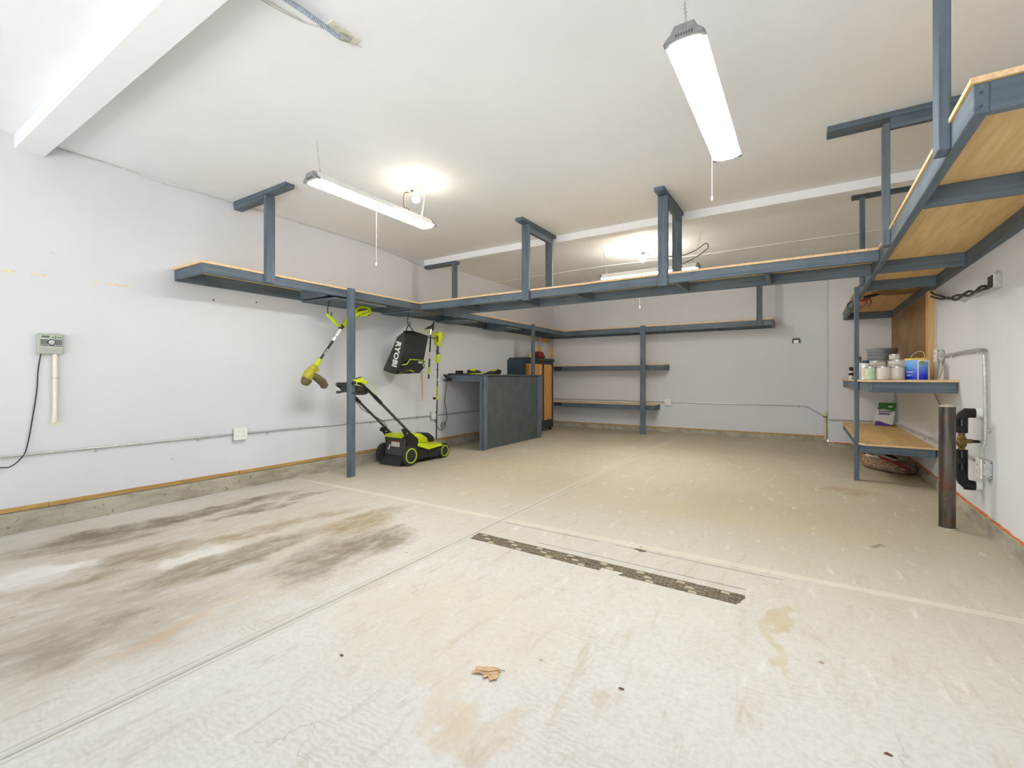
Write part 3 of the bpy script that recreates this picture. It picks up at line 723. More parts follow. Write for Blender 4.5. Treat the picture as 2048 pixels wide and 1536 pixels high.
part('pipe_clip', MB().lathe([(.016, -.004), (.016, .004)], (XL + .024, 1.08, 1.10), 'z', 14).box(XL, XL + .008, 1.09, 1.115, 1.096, 1.104), STEEL, pv)
tag(part('timer_cord', MB().tube(smoothpath([(XL + .02, 1.005, 1.28), (XL + .014, .992, 1.16), (XL + .01, .986, 1.01), (XL + .01, .966, .83), (XL + .014, .942, .65), (XL + .02, .918, .55), (XL + .022, .86, .48), (XL + .02, .80, .475), (XL + .015, .60, .52), (XL + .015, .4, .54)]), .0038, 6), CABLE, org=(XL, .95, .8)), 'thin black cord drooping down the left wall from the irrigation timer', 'cord')
# low-voltage cable stapled along the top of the left wall
ca = thing('wall_cable', 'thin grey cable tacked along the top of the left wall', 'cable', (XL, 3, 2.8))
part('cable_run', MB().tube(smoothpath([(XL + .005, 1.04, 2.83), (XL + .005, 1.5, 2.825), (XL + .005, 1.8, 2.803), (XL + .005, 2.04, 2.818), (XL + .005, 2.6, 2.822), (XL + .005, 3.3, 2.824), (XL + .005, 3.95, 2.83), (XL + .005, 4.5, 2.79), (XL + .005, 5.0, 2.735)]), .0032, 6), CABLEW, ca)
for y in (1.5, 2.04, 3.0, 3.9, 4.5): part('cable_tack', MB().ball((XL + .006, y, 2.824 if y < 4 else 2.79), .006, 6), WHITEP, ca)
for (y, z, n_) in ((2.185, 1.842, 'left'), (2.593, 1.875, 'right')):
    tag(part('wall_anchor', MB().lathe([(.008, 0), (.007, .003), (.003, .003), (.003, .012)], (XL, y, z), 'x', 10), DGREY, org=(XL, y, z)), 'small empty anchor hole below the left shelf, the %s one of two' % n_, 'anchor')
# peeled tape marks on left wall
for k, (y0, y1, z0) in enumerate(((.80, .90, 1.853), (.95, 1.06, 1.852), (1.30, 1.35, 1.857), (1.38, 1.55, 1.857))):
    m = MB().prism([(XL, y0, z0), (XL, (y0 + y1) / 2, z0 - .006), (XL, y1, z0 + .002), (XL, y1 - .02, z0 + .013), (XL, y0 + .02, z0 + .014)], (.0012, 0, 0))
    tag(part('tape_residue', m, plain('yellowed_tape', (228, 214, 184), .6), org=(XL, y0, z0)), 'yellowed tape mark on the left wall above the timer, %s of four' % ('leftmost', 'second', 'third', 'rightmost')[k], 'tape mark', 'yellowed tape marks on left wall')
st_ = tag(part('yardstick', MB().prism([(XL + .002, 4.99, 1.20), (XL + .002, 5.02, 1.20), (XL + .002, 5.03, .80), (XL + .002, 5.015, .76)], (.005, 0, 0)), plain('yardstick_tan', (206, 176, 140), .6), org=(XL, 5, .9)), 'thin worn tan stick standing against the wall behind the garden poles', 'stick')

# ================================================================== BACK WALL FITTINGS
yb = YB - .014
conduit('conduit', [(XL + .03, yb, .645), (-2.325, yb, .635)], .009, 'thin conduit on the back wall above the lower shelf', [((x, yb, .64), 'x') for x in (-4.3, -3.7, -2.7)])
conduit('conduit', [(-2.195, yb, .633), (-.03, yb, .632), (.01, yb, .615), (.235, yb, .475)], .008, 'thin conduit on the back wall running right from the outlet', [((-1.2, yb, .632), 'x'), ((-.1, yb, .63), 'x')])
pp = thing('pvc_pipe', 'short yellowed plastic pipe at the back right corner', 'pipe', (.262, 9.15, .1))
part('pipe_run', MB().tube([(.258, 9.13, .10), (.256, 9.13, .47)], .017, 14), PVCY, pp)
part('coupling', MB().lathe([(.024, 0), (.024, .06), (.015, .066), (.015, .10)], (.256, 9.13, .45), 'z', 14), PVCY, pp)
part('clamp', MB().box(.225, .284, 9.105, 9.13, .458, .475), DGREY, pp, 0, False)
conduit('conduit', [(XJ, YJ - .02, .468), (XR - .03, YJ - .02, .468)], .010, 'conduit on the short return wall behind the low shelf', [((.35, YJ - .02, .468), 'x'), ((.6, YJ - .02, .468), 'x')])
conduit('conduit', [(XR - .02, YJ - .04, .470), (XR - .02, 5.0, .50), (XR - .02, 4.55, .50)], .012, 'galvanised conduit along the right wall just above the low shelf', [((XR - .02, y, .485), 'y') for y in (7.9, 7.1, 6.4)])
hk = thing('wall_bracket', 'small black hook bracket alone on the back wall', 'bracket', (-.15, YB, 1.73))
part('top_bar', B(-.20, -.10, YB - .04, YB, 1.745, 1.76), BLACK, hk, .002, False)
for x in (-.205, -.106): part('prong', B(x, x + .012, YB - .045, YB, 1.688, 1.75), BLACK, hk, .002, False)
for k in range(5): part('tooth', B(-.19 + k * .018, -.182 + k * .018, YB - .04, YB - .02, 1.76, 1.778), DGREY, hk, 0, False)
part('plate', B(-.185, -.115, YB - .012, YB, 1.692, 1.745), STEEL, hk, 0, False)

# ================================================================== RIGHT WALL FITTINGS
def sidebox(y, z, lab, h=.105, w_=.115):
    t = thing('outlet_box', lab, 'outlet', (XR, y, z))
    part('steel_box', B(XR - .052, XR, y - w_ / 2, y + w_ / 2, z - h / 2, z + h / 2), STEEL, t, .006, False)
    part('cover_plate', B(XR - .060, XR - .052, y - w_ / 2 - .004, y + w_ / 2 + .004, z - h / 2 - .008, z + h / 2 + .008), WHITEP, t, .004, False)
    for dz in (-.022, .022):
        s_ = part('socket', MB().lathe([(.016, -.064), (.016, -.060)], (XR, y, z + dz), 'x', 14), LABELW, t)
        part('slots', MB().box(XR - .0655, XR - .064, y - .006, y - .004, z + dz - .004, z + dz + .004).box(XR - .0655, XR - .064, y + .004, y + .006, z + dz - .004, z + dz + .004), DGREY, s_, 0, False)
    for (dx, dz) in ((-.042, .04), (-.01, .04), (-.042, -.04), (-.01, -.04)):
        part('screw', MB().lathe([(.004, -.003), (.004, 0)], (XR + dx, y - w_ / 2, z + dz * h / .105), 'y', 8), DGREY, t)
    part('knockout', MB().lathe([(.011, -.0015), (.011, 0)], (XR - .026, y - w_ / 2, z), 'y', 14), STEEL, t)
sidebox(5.72, 1.305, 'steel outlet box above the paint shelf on the right wall')
sidebox(4.43, .478, 'steel outlet box low on the right wall beside the black pipes', .12)
xr = XR - .022
up = [(xr, 5.66, 1.305), (xr, 4.60, 1.305)] + arc((xr, 4.56, 1.215), .09, PI / 2, PI, 6)[1:] 
up = [(xr, 5.66, 1.30), (xr, 4.56, 1.303), (xr, 4.51, 1.295), (xr, 4.475, 1.27), (xr, 4.455, 1.235), (xr, 4.45, 1.19), (xr, 4.435, .70), (xr - .01, 4.45, .62), (xr - .012, 4.46, .545)]
conduit('conduit', smoothpath(up, 3), .011, 'bright steel conduit bending down the right wall beside the black pipes', [((xr, 5.35, 1.301), 'y'), ((xr, 4.62, 1.303), 'y'), ((xr, 4.437, .74), 'z')])
lo = [(xr - .01, 5.72, 1.25), (xr - .01, 5.73, 1.21), (xr, 5.86, 1.12), (xr, 5.93, 1.07), (xr, 5.97, 1.0), (xr, 5.93, .94), (xr, 5.80, .88), (xr, 5.72, .82), (xr, 5.70, .52)]
conduit('conduit', smoothpath(lo, 3), .009, 'crooked steel conduit dropping behind the paint shelf on the right wall', [])
jb = thing('junction_box', 'small grey junction box with black wavy cable high on the right wall', 'electrical box', (XR, 4.25, 1.73))
part('box_body', B(XR - .04, XR, 4.20, 4.30, 1.685, 1.775), STEEL, jb, .004, False)
part('cover', B(XR - .046, XR - .04, 4.205, 4.295, 1.69, 1.77), DGREY, jb, .003, False)
part('mount_tab', B(XR - .012, XR, 4.235, 4.265, 1.775, 1.80), STEEL, jb, 0, False)
for k in (0, 1):
    s_ = 1 - 2 * k
    pts = [(XR - .03, 4.29, 1.705), (XR - .05, 4.40, 1.715 + .012 * s_), (XR - .05, 4.55, 1.712), (XR - .05, 4.70, 1.725 - .016 * s_), (XR - .05, 4.85, 1.735), (XR - .05, 5.05, 1.745 + .018 * s_), (XR - .05, 5.25, 1.77 - .004 * s_), (XR - .05, 5.5, 1.81 + .012 * s_), (XR - .045, 5.8, 1.87 + .014 * s_), (XR - .045, 5.95, 1.91 + .02 * s_)]
    part('cable', MB().tube(smoothpath(pts), .009, 8), BLACK, jb)
# insulated pipes with brass valve
py_ = 4.63; px_ = .958
ip = thing('insulated_pipe', 'black foam insulated water pipes with a brass valve on the right wall', 'pipe', (px_, py_, .3))
part('upper_sleeve', MB().tube([(XR - .03, py_, .845), (px_ + .04, py_, .845), (px_ + .022, py_, .84), (px_ + .006, py_, .825), (px_, py_, .80), (px_, py_, .70)], .034, 18), plain('foam_black', (34, 34, 34), .75), ip)
part('lower_sleeve', MB().tube([(px_, py_, .575), (px_, py_, .375), (px_ + .008, py_, .345), (px_ + .024, py_, .328), (px_ + .045, py_, .322), (XR - .03, py_, .320)], .034, 18), plain('foam_black_low', (30, 30, 30), .7), ip)
for z in (.775, .545, .455): part('tape_band', MB().lathe([(.0355, -.025), (.0355, .025)], (px_, py_, z), 'z', 18), plain('glossy_tape', (18, 18, 20), .22), ip)
for z in (.845, .320):
    part('tape_band', MB().lathe([(.0355, -.0), (.0355, .05)], (XR - .09, py_, z), 'x', 18), plain('glossy_tape', (18, 18, 20), .22), ip)
    part('wall_collar', MB().lathe([(.036, 0), (.036, .032)], (XR - .03, py_, z), 'x', 18), WHITEP, ip)
vb = part('valve_body', MB().lathe([(.020, .57), (.022, .578), (.018, .59), (.028, .605), (.030, .63), (.024, .645), (.028, .66), (.020, .675), (.020, .705)], (px_, py_, 0), 'z', 12), BRASS, ip)
part('valve_stem', MB().lathe([(.016, 0), (.016, .04), (.009, .045), (.009, .085)], (px_ + .015, py_, .64), 'x', 12), BRASS, vb)
part('valve_tip', MB().lathe([(.012, 0), (.012, .035), (.004, .04)], (px_ + .055, py_, .64), 'x', 10), BLACK, vb)
# bollard
bl = thing('bollard', 'rusty steel pipe bollard standing in front of the black pipes', 'bollard', (.850, 4.475, fz(4.475)))
part('pipe_shell', MB().lathe([(.0465, 0), (.0465, .875)], (.850, 4.475, fz(4.475) - .003), 'z', 36), BOLL, bl)
part('concrete_cap', MB().lathe([(.044, 0), (.040, .008), (.025, .014), (.004, .017)], (.850, 4.475, fz(4.46) + .872), 'z', 28), plain('cap_concrete', (196, 182, 162), .9), bl)
part('grout_ring', MB().lathe([(.056, -.002), (.052, .006), (.047, .010)], (.850, 4.475, fz(4.46)), 'z', 28), CURB, bl)

# ================================================================== CEILING LIGHTS
def chain(par, p0, p1):
    P0, P1 = Vector(p0), Vector(p1); L = (P1 - P0).length; n = max(3, int(L / .022)); m = MB(); t = (P1 - P0).normalized()
    for k in range(n):
        c = P0.lerp(P1, (k + .5) / n); a = Vector((1, 0, 0)) if k % 2 else Vector((0, 1, 0)); a = (a - t * a.dot(t)).normalized()
        ring = [c + t * .0145 * math.cos(q) + a * .006 * math.sin(q) for q in (2 * PI * j / 8 for j in range(8))]
        m.tube([tuple(p) for p in ring + [ring[0], ring[1]]][:9], .0014, 4)
    return part('chain', m, STEEL, par)
def shoplight(c, axis, L, lab, hooks, cord=None, lens_mat=None):
    t = thing('shop_light', lab, 'ceiling light', c, 'linear shop lights on chains')
    def pt(s_, u, z): return (c[0] + u, c[1] + s_, c[2] + z) if axis == 'y' else (c[0] + s_, c[1] + u, c[2] + z)
    prof = [(-.078, 0), (-.072, .012), (-.05, .032), (-.036, .058), (.036, .058), (.05, .032), (.072, .012), (.078, 0)]
    h = L / 2
    m = MB().rings([[pt(s_, u, z) for u, z in prof] for s_ in (-h + .03, h - .03)]); part('housing', m, WHITEP, t)
    lens = [(-.068, .0), (-.060, -.010), (-.03, -.016), (.03, -.016), (.060, -.010), (.068, .0)]
    m = MB().rings([[pt(s_, u, z) for u, z in lens] for s_ in (-h + .032, h - .032)]); part('lens', m, lens_mat or LENS, t)
    for s0, s1, s2 in ((-h + .034, -h + .008, -h), (h - .034, h - .008, h)):
        m = MB().rings([[pt(s0, u * 1.04, z * 1.05 - .006) for u, z in prof], [pt(s1, u * 1.04, z * 1.05 - .006) for u, z in prof], [pt(s2, u * .92, z * .85 - .004) for u, z in prof]])
        cap = part('end_cap', m, GREYEND, t)
        mm = MB()
        if s0 < 0 or True:
            for k in range(7):
                a = pt(s2 + (.0005 if s0 > 0 else -.0005) - (.0 if s0 > 0 else .0), -.03 + k * .01, .004); d = .0015
                b = pt(s2 + (.0025 if s0 > 0 else -.0025), -.03 + k * .01 + .004, .014)
                mm.box(a[0], b[0], a[1], b[1], a[2], b[2])
            part('vent_slots', mm, DGREY, cap, 0, False)
    for a, b in hooks:
        chain(t, a, b)
        part('v_hook', MB().tube([(b[0] - .03, b[1], c[2] + .055), (b[0], b[1], b[2] + .004), (b[0] + .03, b[1], c[2] + .055)] if axis == 'y' else [(b[0], b[1] - .03, c[2] + .055), (b[0], b[1], b[2] + .004), (b[0], b[1] + .03, c[2] + .055)], .0016, 5), STEEL, t)
        part('ceiling_hook', MB().tube(smoothpath([(a[0], a[1], ZC), (a[0], a[1], ZC - .012), (a[0] + .008, a[1], ZC - .018), (a[0], a[1], ZC - .026)]), .002, 5), STEEL, t)
    if cord:
        x, y, z0, z1 = cord
        part('pull_cord', MB().tube([(x, y, z0), (x, y, z1)], .0012, 5), CABLEW, t)
        part('pull_knob', MB().lathe([(.002, 0), (.006, -.006), (.006, -.02), (.003, -.026)], (x, y, z1), 'z', 10), WHITEP, t)
    return t
L1 = shoplight((-2.85, 2.51, 2.45), 'y', 1.2, 'lit shop light hung by chains along the left shelf', [((-3.0, 2.07, ZC - .02), (-2.86, 2.0, 2.53)), ((-3.02, 3.22, ZC - .02), (-2.87, 3.02, 2.53))], (-2.86, 2.5, 2.45, 2.01))
L2 = shoplight((-.41, 2.51, 2.45), 'y', 1.22, 'large lit shop light hung nearest the camera at upper right', [((-.469, 2.2, ZC - .02), (-.42, 2.01, 2.53)), ((-.47, 3.1, ZC - .02), (-.42, 3.0, 2.53))], (-.47, 2.93, 2.45, 2.17))
L3 = shoplight((-1.66, 5.72, 2.385), 'x', 1.22, 'lit shop light beyond the crossing shelf', [((-2.27, 5.78, ZC - .02), (-2.18, 5.72, 2.46)), ((-1.05, 5.78, ZC - .02), (-1.12, 5.72, 2.46))], (-1.75, 5.70, 2.385, 1.99), LENS_FAR)
# supply cords of the shop lights
tag(part('lamp_cord', MB().tube(smoothpath([(-2.955, 2.95, 2.735), (-2.99, 2.93, 2.73), (-3.0, 2.93, 2.66), (-3.0, 2.94, 2.61), (-2.98, 2.95, 2.58), (-3.0, 2.95, 2.56), (-2.97, 2.95, 2.53), (-2.93, 2.90, 2.515), (-2.90, 2.8, 2.52), (-2.92, 2.66, 2.55), (-2.88, 2.5, 2.51)]), .005, 6).tube(smoothpath([(-2.99, 2.95, 2.61), (-2.96, 2.96, 2.58), (-3.0, 2.96, 2.54), (-2.95, 2.97, 2.52)]), .005, 6), plain('brown_cord', (88, 80, 66), .5), org=(-2.95, 2.95, 2.6)), 'knotted dark cord from the bulb socket to the left shop light', 'cord')
tag(part('lamp_cord', MB().tube(smoothpath([(-1.80, 6.12, 2.72), (-1.70, 6.1, 2.72), (-1.5, 5.98, 2.64), (-1.3, 5.9, 2.60), (-1.12, 5.85, 2.63), (-1.0, 5.8, 2.68), (-.97, 5.8, 2.64), (-1.0, 5.8, 2.60), (-1.1, 5.75, 2.52), (-1.25, 5.72, 2.45)]), .005, 6), plain('brown_cord', (60, 56, 48), .5), org=(-1.5, 6, 2.6)), 'black cord from the far bulb socket to the far shop light', 'cord')
def bulb(x, y, lab, hold, plugdir, bm_=None):
    t = thing('bulb_fixture', lab, 'ceiling light', (x, y, ZC), 'bare bulb fixtures')
    part('porcelain_base', MB().lathe([(.055, 0), (.055, -.008), (.045, -.02), (.03, -.03), (.026, -.045)], (x, y, ZC), 'z', 24), WHITEP, t)
    part('adapter', MB().lathe([(.022, 0), (.022, -.045), (.018, -.05)], (x, y, ZC - .045), 'z', 16), hold, t)
    part('plug', MB().lathe([(.012, 0), (.012, .035)], (x + (.02 if plugdir > 0 else -.055), y, ZC - .07), 'x', 10), DGREY, t)
    part('glass_bulb', MB().lathe([(.013, 0), (.015, -.015), (.028, -.035), (.034, -.055), (.030, -.075), (.016, -.088), (.002, -.092)], (x, y, ZC - .092), 'z', 20), bm_ or BULBM, t)
bulb(-2.92, 3.0, 'bare lit bulb in white socket above the left shop light', CREAM, -1)
bulb(-1.85, 6.17, 'bare lit bulb in black socket beyond the crossing shelf', DGREY, 1, BULB_FAR)
# ceiling wire far back, and opener conduit near the camera
wr = tag(part('ceiling_wire', MB().tube(smoothpath([(XL + .01, 5.2, 2.75), (XL + .01, 5.8, 2.79), (XL + .01, 6.8, 2.825), (-4.0, 6.85, 2.828), (-2.7, 6.8, 2.829), (-1.3, 6.88, 2.826), (.0, 6.85, 2.829), (XR, 6.85, 2.828)]), .0045, 6), WHITEP, org=(-2, 6.8, 2.83)), 'thin white wire tacked across the ceiling behind the far beam', 'wire')
fx = thing('flexible_conduit', 'short blue-grey flexible conduit on the ceiling near the camera', 'conduit', (-1.97, 1.45, 2.82))
ribs = []; rr = []
for k in range(90):
    t_ = k / 89; ribs.append((-1.985 + .02 * t_, 1.08 + .40 * t_, 2.795 + .012 * math.sin(t_ * 3))); rr.append(.0105 if k % 2 else .0125)
part('ribbed_sleeve', MB().tube(ribs, .012, 10, rr), plain('conduit_bluegrey', (168, 178, 194), .4, .3), fx)
part('connector', MB().tube([(-1.965, 1.48, 2.806), (-1.963, 1.505, 2.808)], .017, 8), STEEL, fx)
part('elbow', MB().tube([(-1.963, 1.505, 2.808), (-1.962, 1.53, 2.812), (-1.962, 1.54, 2.835)], .013, 10), STEEL, fx)
part('mount_plate', B(-2.0, -1.93, 1.42, 1.585, 2.829, ZC), plain('putty', (226, 224, 206), .6), fx, .001, False)
tag(part('ceiling_cable', MB().tube(smoothpath([(-2.13, 1.04, 2.80), (-2.11, 1.12, 2.826), (-2.09, 1.25, 2.828), (-2.06, 1.36, 2.829), (-2.02, 1.42, 2.829), (-1.99, 1.54, 2.829), (-1.965, 1.62, 2.832)]), .0025, 6).tube(smoothpath([(-2.10, 1.04, 2.81), (-2.09, 1.15, 2.828), (-2.075, 1.25, 2.829), (-2.06, 1.36, 2.829)]), .0025, 6), CABLEW, org=(-2.05, 1.3, 2.83)), 'pair of thin pale cables on the ceiling beside the flexible conduit', 'cable')

# ================================================================== MOWER
mx = -4.34
mw = thing('lawn_mower', 'lime green and black push mower parked by the left wall', 'mower', (mx, 4.4, fz(4.3)))
def wheel(x, y, r, wd, side):
    zf = fz(y) + r
    t = part('wheel', MB().lathe([(r * .70, -wd / 2), (r * .93, -wd / 2), (r, -wd * .3), (r, wd * .3), (r * .93, wd / 2), (r * .70, wd / 2)], (x, y, zf), 'x', 40), RUBBER, mw)
    tr = MB()
    for k in range(28):
        q = 2 * PI * k / 28
        for s_ in (-1, 1):
            qq = q + s_ * .05; cy, cz = y + r * math.cos(qq), zf + r * math.sin(qq)
            tn = Vector((0, -math.sin(qq), math.cos(qq))); rd = Vector((0, math.cos(qq), math.sin(qq))); c0 = Vector((x + s_ * wd * .2, cy, cz))
            a = [c0 + tn * u + Vector((v, 0, 0)) - rd * .002 for u, v in ((-.006, -wd * .17), (.006, -wd * .17), (.006, wd * .17), (-.006, wd * .17))]
            if min(p.z for p in a) > fz(y) + .003: tr.prism(a, rd * .004)
    part('tread', tr, RUBBER, t, 0, False, kind='stuff')
    hub = MB().lathe([(.02, -wd * .4), (.02, wd * .52)], (x, y, zf), 'x', 16).lathe([(r * .72, -wd * .1), (r * .72, wd * .1)], (x, y, zf), 'x', 32)
    part('hub', hub, BLACK, t)
    xo = x + side * wd * .5
    rg = MB(); R_ = []
    for (rr_, h_) in ((r * .74, 0), (r * .74, .005), (r * .64, .005), (r * .64, 0)): R_.append((rr_, side * h_))
    vs = []; n = 40
    for rr_, h_ in R_: vs += [(xo + h_, y + rr_ * math.cos(2 * PI * k / n), zf + rr_ * math.sin(2 * PI * k / n)) for k in range(n)]
    fs = [(j * n + k, j * n + (k + 1) % n, ((j + 1) % 4) * n + (k + 1) % n, ((j + 1) % 4) * n + k) for j in range(4) for k in range(n)]
    rg.add(vs, fs); part('rim_ring', rg, LIME, t)
    sp = MB()
    for k in range(6):
        q = 2 * PI * k / 6 + .3; rd = Vector((0, math.cos(q), math.sin(q))); tn = Vector((0, -math.sin(q), math.cos(q))); c0 = Vector((xo - side * .012, y, zf))
        sp.prism([c0 + rd * .015 + tn * .010, c0 + rd * r * .66 + tn * .007, c0 + rd * r * .66 - tn * .007, c0 + rd * .015 - tn * .010], (side * .010, 0, 0))
    part('spokes', sp, BLACK, t, 0, False)
    return t
wheel(mx + .225, 4.12, .125, .05, 1); wheel(mx - .225, 4.12, .125, .05, -1)
wheel(mx + .205, 4.77, .098, .045, 1); wheel(mx - .205, 4.77, .098, .045, -1)
part('deck', MB().ring_loft([(mx, 4.20, .17, .17, .10, 6), (mx, 4.26, .155, .205, .105, 6), (mx, 4.45, .14, .225, .085, 5), (mx, 4.68, .13, .215, .07, 5), (mx, 4.84, .125, .17, .055, 4), (mx, 4.90, .12, .12, .04, 3)], 32), BLACK, mw)
part('deck_cover', MB().ring_loft([(mx, 4.28, .255, .205, .018, 5), (mx, 4.36, .245, .225, .022, 5), (mx, 4.50, .222, .225, .022, 5), (mx, 4.68, .212, .215, .020, 5), (mx, 4.80, .198, .19, .018, 4), (mx, 4.88, .185, .12, .012, 3)], 32), LIME, mw)
part('side_step', MB().loft([((mx + .215, 4.29, .245), .022, .014), ((mx + .225, 4.37, .225), .018, .02), ((mx + .232, 4.45, .195), .012, .02), ((mx + .232, 4.55, .20), .010, .014), ((mx + .225, 4.72, .205), .010, .010)]), LIME, mw)
part('side_skirt', MB().box(mx + .21, mx + .24, 4.45, 4.66, .075, .165), BLACK, mw, .008, False)
part('motor_hood', MB().ring_loft([(mx, 4.27, .315, .10, .05, 4), (mx, 4.34, .325, .125, .065, 4), (mx, 4.45, .31, .125, .07, 4), (mx, 4.56, .28, .10, .05, 3), (mx, 4.62, .26, .06, .03, 3)], 28), LIME, mw)
part('battery_lid', MB().ring_loft([(mx, 4.44, .345, .06, .02, 4), (mx, 4.52, .345, .085, .035, 4), (mx, 4.64, .315, .085, .05, 4), (mx, 4.74, .27, .06, .04, 3), (mx, 4.78, .245, .03, .02, 3)], 24), BLACK, mw)
part('rear_frame', MB().box(mx - .16, mx + .16, 4.14, 4.26, .13, .36), BLACK, mw, .01, False)
df = part('discharge_flap', MB().prism([(mx - .165, 4.075, .135), (mx + .165, 4.075, .135), (mx + .165, 4.11, .355), (mx - .165, 4.11, .355)], (0, .02, 0)), DGREY, mw, .006, False)
part('warning_label', MB().prism([(mx - .06, 4.084, .245), (mx + .085, 4.084, .245), (mx + .08, 4.093, .295), (mx + .06, 4.094, .305), (mx - .06, 4.094, .305)], (0, -.003, 0)), LABELW, df, 0, False)
part('label_stripe', MB().prism([(mx - .055, 4.0925, .300), (mx + .058, 4.0925, .300), (mx + .058, 4.095, .312), (mx - .055, 4.095, .312)], (0, -.004, 0)), REDP, df, 0, False)
ik = MB()
for x0, z0 in ((-.045, .252), (.0, .25), (.04, .25)):
    for k in range(4): ik.box(mx + x0, mx + x0 + (.03 if k % 2 else .022), 4.079 + k * .002, 4.081 + k * .002, z0 + k * .012, z0 + .004 + k * .012)
part('label_print', ik, INK, df, 0, False)
part('side_sticker', MB().prism([(mx - .105, 4.076, .205), (mx - .090, 4.076, .205), (mx - .075, 4.086, .265), (mx - .09, 4.086, .265)], (0, -.003, 0)), LABELW, df, 0, False)
part('trailing_flap', MB().prism([(mx - .175, 4.0, .03), (mx + .175, 4.0, .03), (mx + .165, 4.10, .14), (mx - .165, 4.10, .14)], (0, .008, .004)), RUBBER, mw, 0, False)
part('rear_handle_cover', MB().ring_loft([(mx, 4.06, .372, .155, .014, 5), (mx, 4.12, .388, .15, .018, 5), (mx, 4.2, .392, .13, .016, 5), (mx, 4.25, .38, .11, .01, 5)], 24), LIME, mw)
part('grab_bar', MB().tube(smoothpath([(mx - .11, 4.05, .375), (mx - .10, 4.04, .395), (mx + .10, 4.04, .395), (mx + .11, 4.05, .375)]), .010, 8), LIME, mw)
for s_ in (-1, 1):
    x = mx + s_ * .185
    part('handle_bracket', MB().prism([(x - .014, 4.02, .47), (x - .014, 4.08, .49), (x - .014, 4.30, .33), (x - .014, 4.30, .20), (x - .014, 4.12, .22), (x - .014, 4.10, .36)], (.028, 0, 0)), BLACK, mw, .006, False)
    part('pivot_knob', MB().lathe([(.025, 0), (.022, .02), (.01, .024)] if s_ > 0 else [(.01, -.024), (.022, -.02), (.025, 0)], (x + s_ * .014, 4.06, .445), 'x', 14), BLACK, mw)
    low = part('lower_tube', MB().tube([(x, 4.16, .42), (x, 3.62, .875)], .0155, 12), TUBE, mw)
    part('clamp_sleeve', MB().tube([(x, 3.70, .81), (x, 3.60, .895)], .021, 12), BLACK, low)
    part('upper_tube', MB().tube(smoothpath([(x, 3.62, .875), (x, 3.50, .975), (x, 3.42, 1.03)]), .0155, 12), BLACK, mw)
    part('bracket_bolt', MB().lathe([(.012, -.018), (.012, .018)], (x, 4.10, .42), 'x', 10), ALU, mw)
grip = [(mx - .185, 3.50, .97), (mx - .185, 3.42, 1.0), (mx - .17, 3.37, 1.025), (mx - .10, 3.335, 1.035), (mx, 3.325, 1.035), (mx + .10, 3.33, 1.04), (mx + .17, 3.36, 1.05), (mx + .185, 3.42, 1.03)]
part('grip_bar', MB().tube(smoothpath(grip), .017, 10), BLACK, mw)
part('bail_bar', MB().tube(smoothpath([(mx - .17, 3.5, .95), (mx - .17, 3.38, .93), (mx - .1, 3.32, .95), (mx, 3.31, .95), (mx + .1, 3.32, .95), (mx + .17, 3.38, .93), (mx + .17, 3.5, .95)]), .008, 8), BLACK, mw)
part('crossbar', MB().tube([(mx - .18, 3.52, .95), (mx + .18, 3.52, .95)], .020, 10), DGREY, mw)
sw = part('switch_housing', MB().loft([((mx + .15, 3.35, 1.055), .04, .03), ((mx + .15, 3.43, 1.07), .05, .04), ((mx + .16, 3.49, 1.04), .035, .03)]), LIME, mw)
part('switch_cap', MB().loft([((mx + .15, 3.36, 1.083), .025, .012), ((mx + .15, 3.44, 1.10), .03, .016)]), OLIVE, sw)
part('lever', MB().loft([((mx + .16, 3.44, 1.02), .012, .014), ((mx + .16, 3.55, .955), .014, .016), ((mx + .165, 3.62, .90), .010, .012)]), LIME, mw)
part('control_pod', MB().loft([((mx, 3.40, .985), .16, .04), ((mx, 3.48, .965), .17, .05), ((mx, 3.55, .93), .14, .03)]), DGREY, mw)
part('cable', MB().tube(smoothpath([(mx - .185, 3.60, .87), (mx - .19, 3.72, .74), (mx - .19, 3.80, .69), (mx - .185, 3.92, .63), (mx - .15, 4.05, .54), (mx - .13, 4.08, .46), (mx - .14, 4.10, .38)]), .004, 6), BLACK, mw)
part('key_loop', MB().tube(smoothpath([(mx + .05, 3.55, 1.02), (mx + .05, 3.62, 1.05), (mx + .05, 3.70, 1.02), (mx + .05, 3.73, .95), (mx + .05, 3.71, .91)]), .0025, 6), LIME, mw)

# ================================================================== STRING TRIMMER (hangs under the left shelf)
tx = -4.42
tr_ = thing('string_trimmer', 'yellow-green string trimmer hanging head down behind the first post', 'trimmer', (tx, 3.3, 1.5))
part('shaft', MB().tube([(tx, 3.07, 1.27), (tx, 3.36, 1.655)], .013, 12), BLACK, tr_)
part('shaft_sleeve', MB().tube([(tx, 3.25, 1.51), (tx, 3.36, 1.655)], .0175, 12), WHITEP, tr_)
part('sleeve_band', MB().tube([(tx, 3.285, 1.556), (tx, 3.289, 1.561)], .0185, 12), BLACK, tr_)
text('shaft_lettering', 'RYOBI', LABELW, tr_, (tx + .014, 3.155, 1.385), (0, -.6, -.8), (0, -.8, .6), .028, bold=.0004)
part('main_handle', MB().loft([((tx, 3.38, 1.68), .022, .022), ((tx, 3.46, 1.775), .035, .03), ((tx, 3.56, 1.84), .035, .032), ((tx, 3.64, 1.875), .022, .015), ((tx, 3.72, 1.90), .03, .022)]), LIME, tr_)
part('grip_loop', MB().tube(smoothpath([(tx, 3.53, 1.85), (tx, 3.60, 1.915), (tx, 3.69, 1.94), (tx, 3.755, 1.93), (tx, 3.76, 1.885), (tx, 3.70, 1.85), (tx, 3.62, 1.83)]), .015, 8), LIME, tr_)
part('grip_pad', MB().tube(smoothpath([(tx, 3.57, 1.88), (tx, 3.63, 1.905), (tx, 3.70, 1.91)]), .017, 8), OLIVE, tr_)
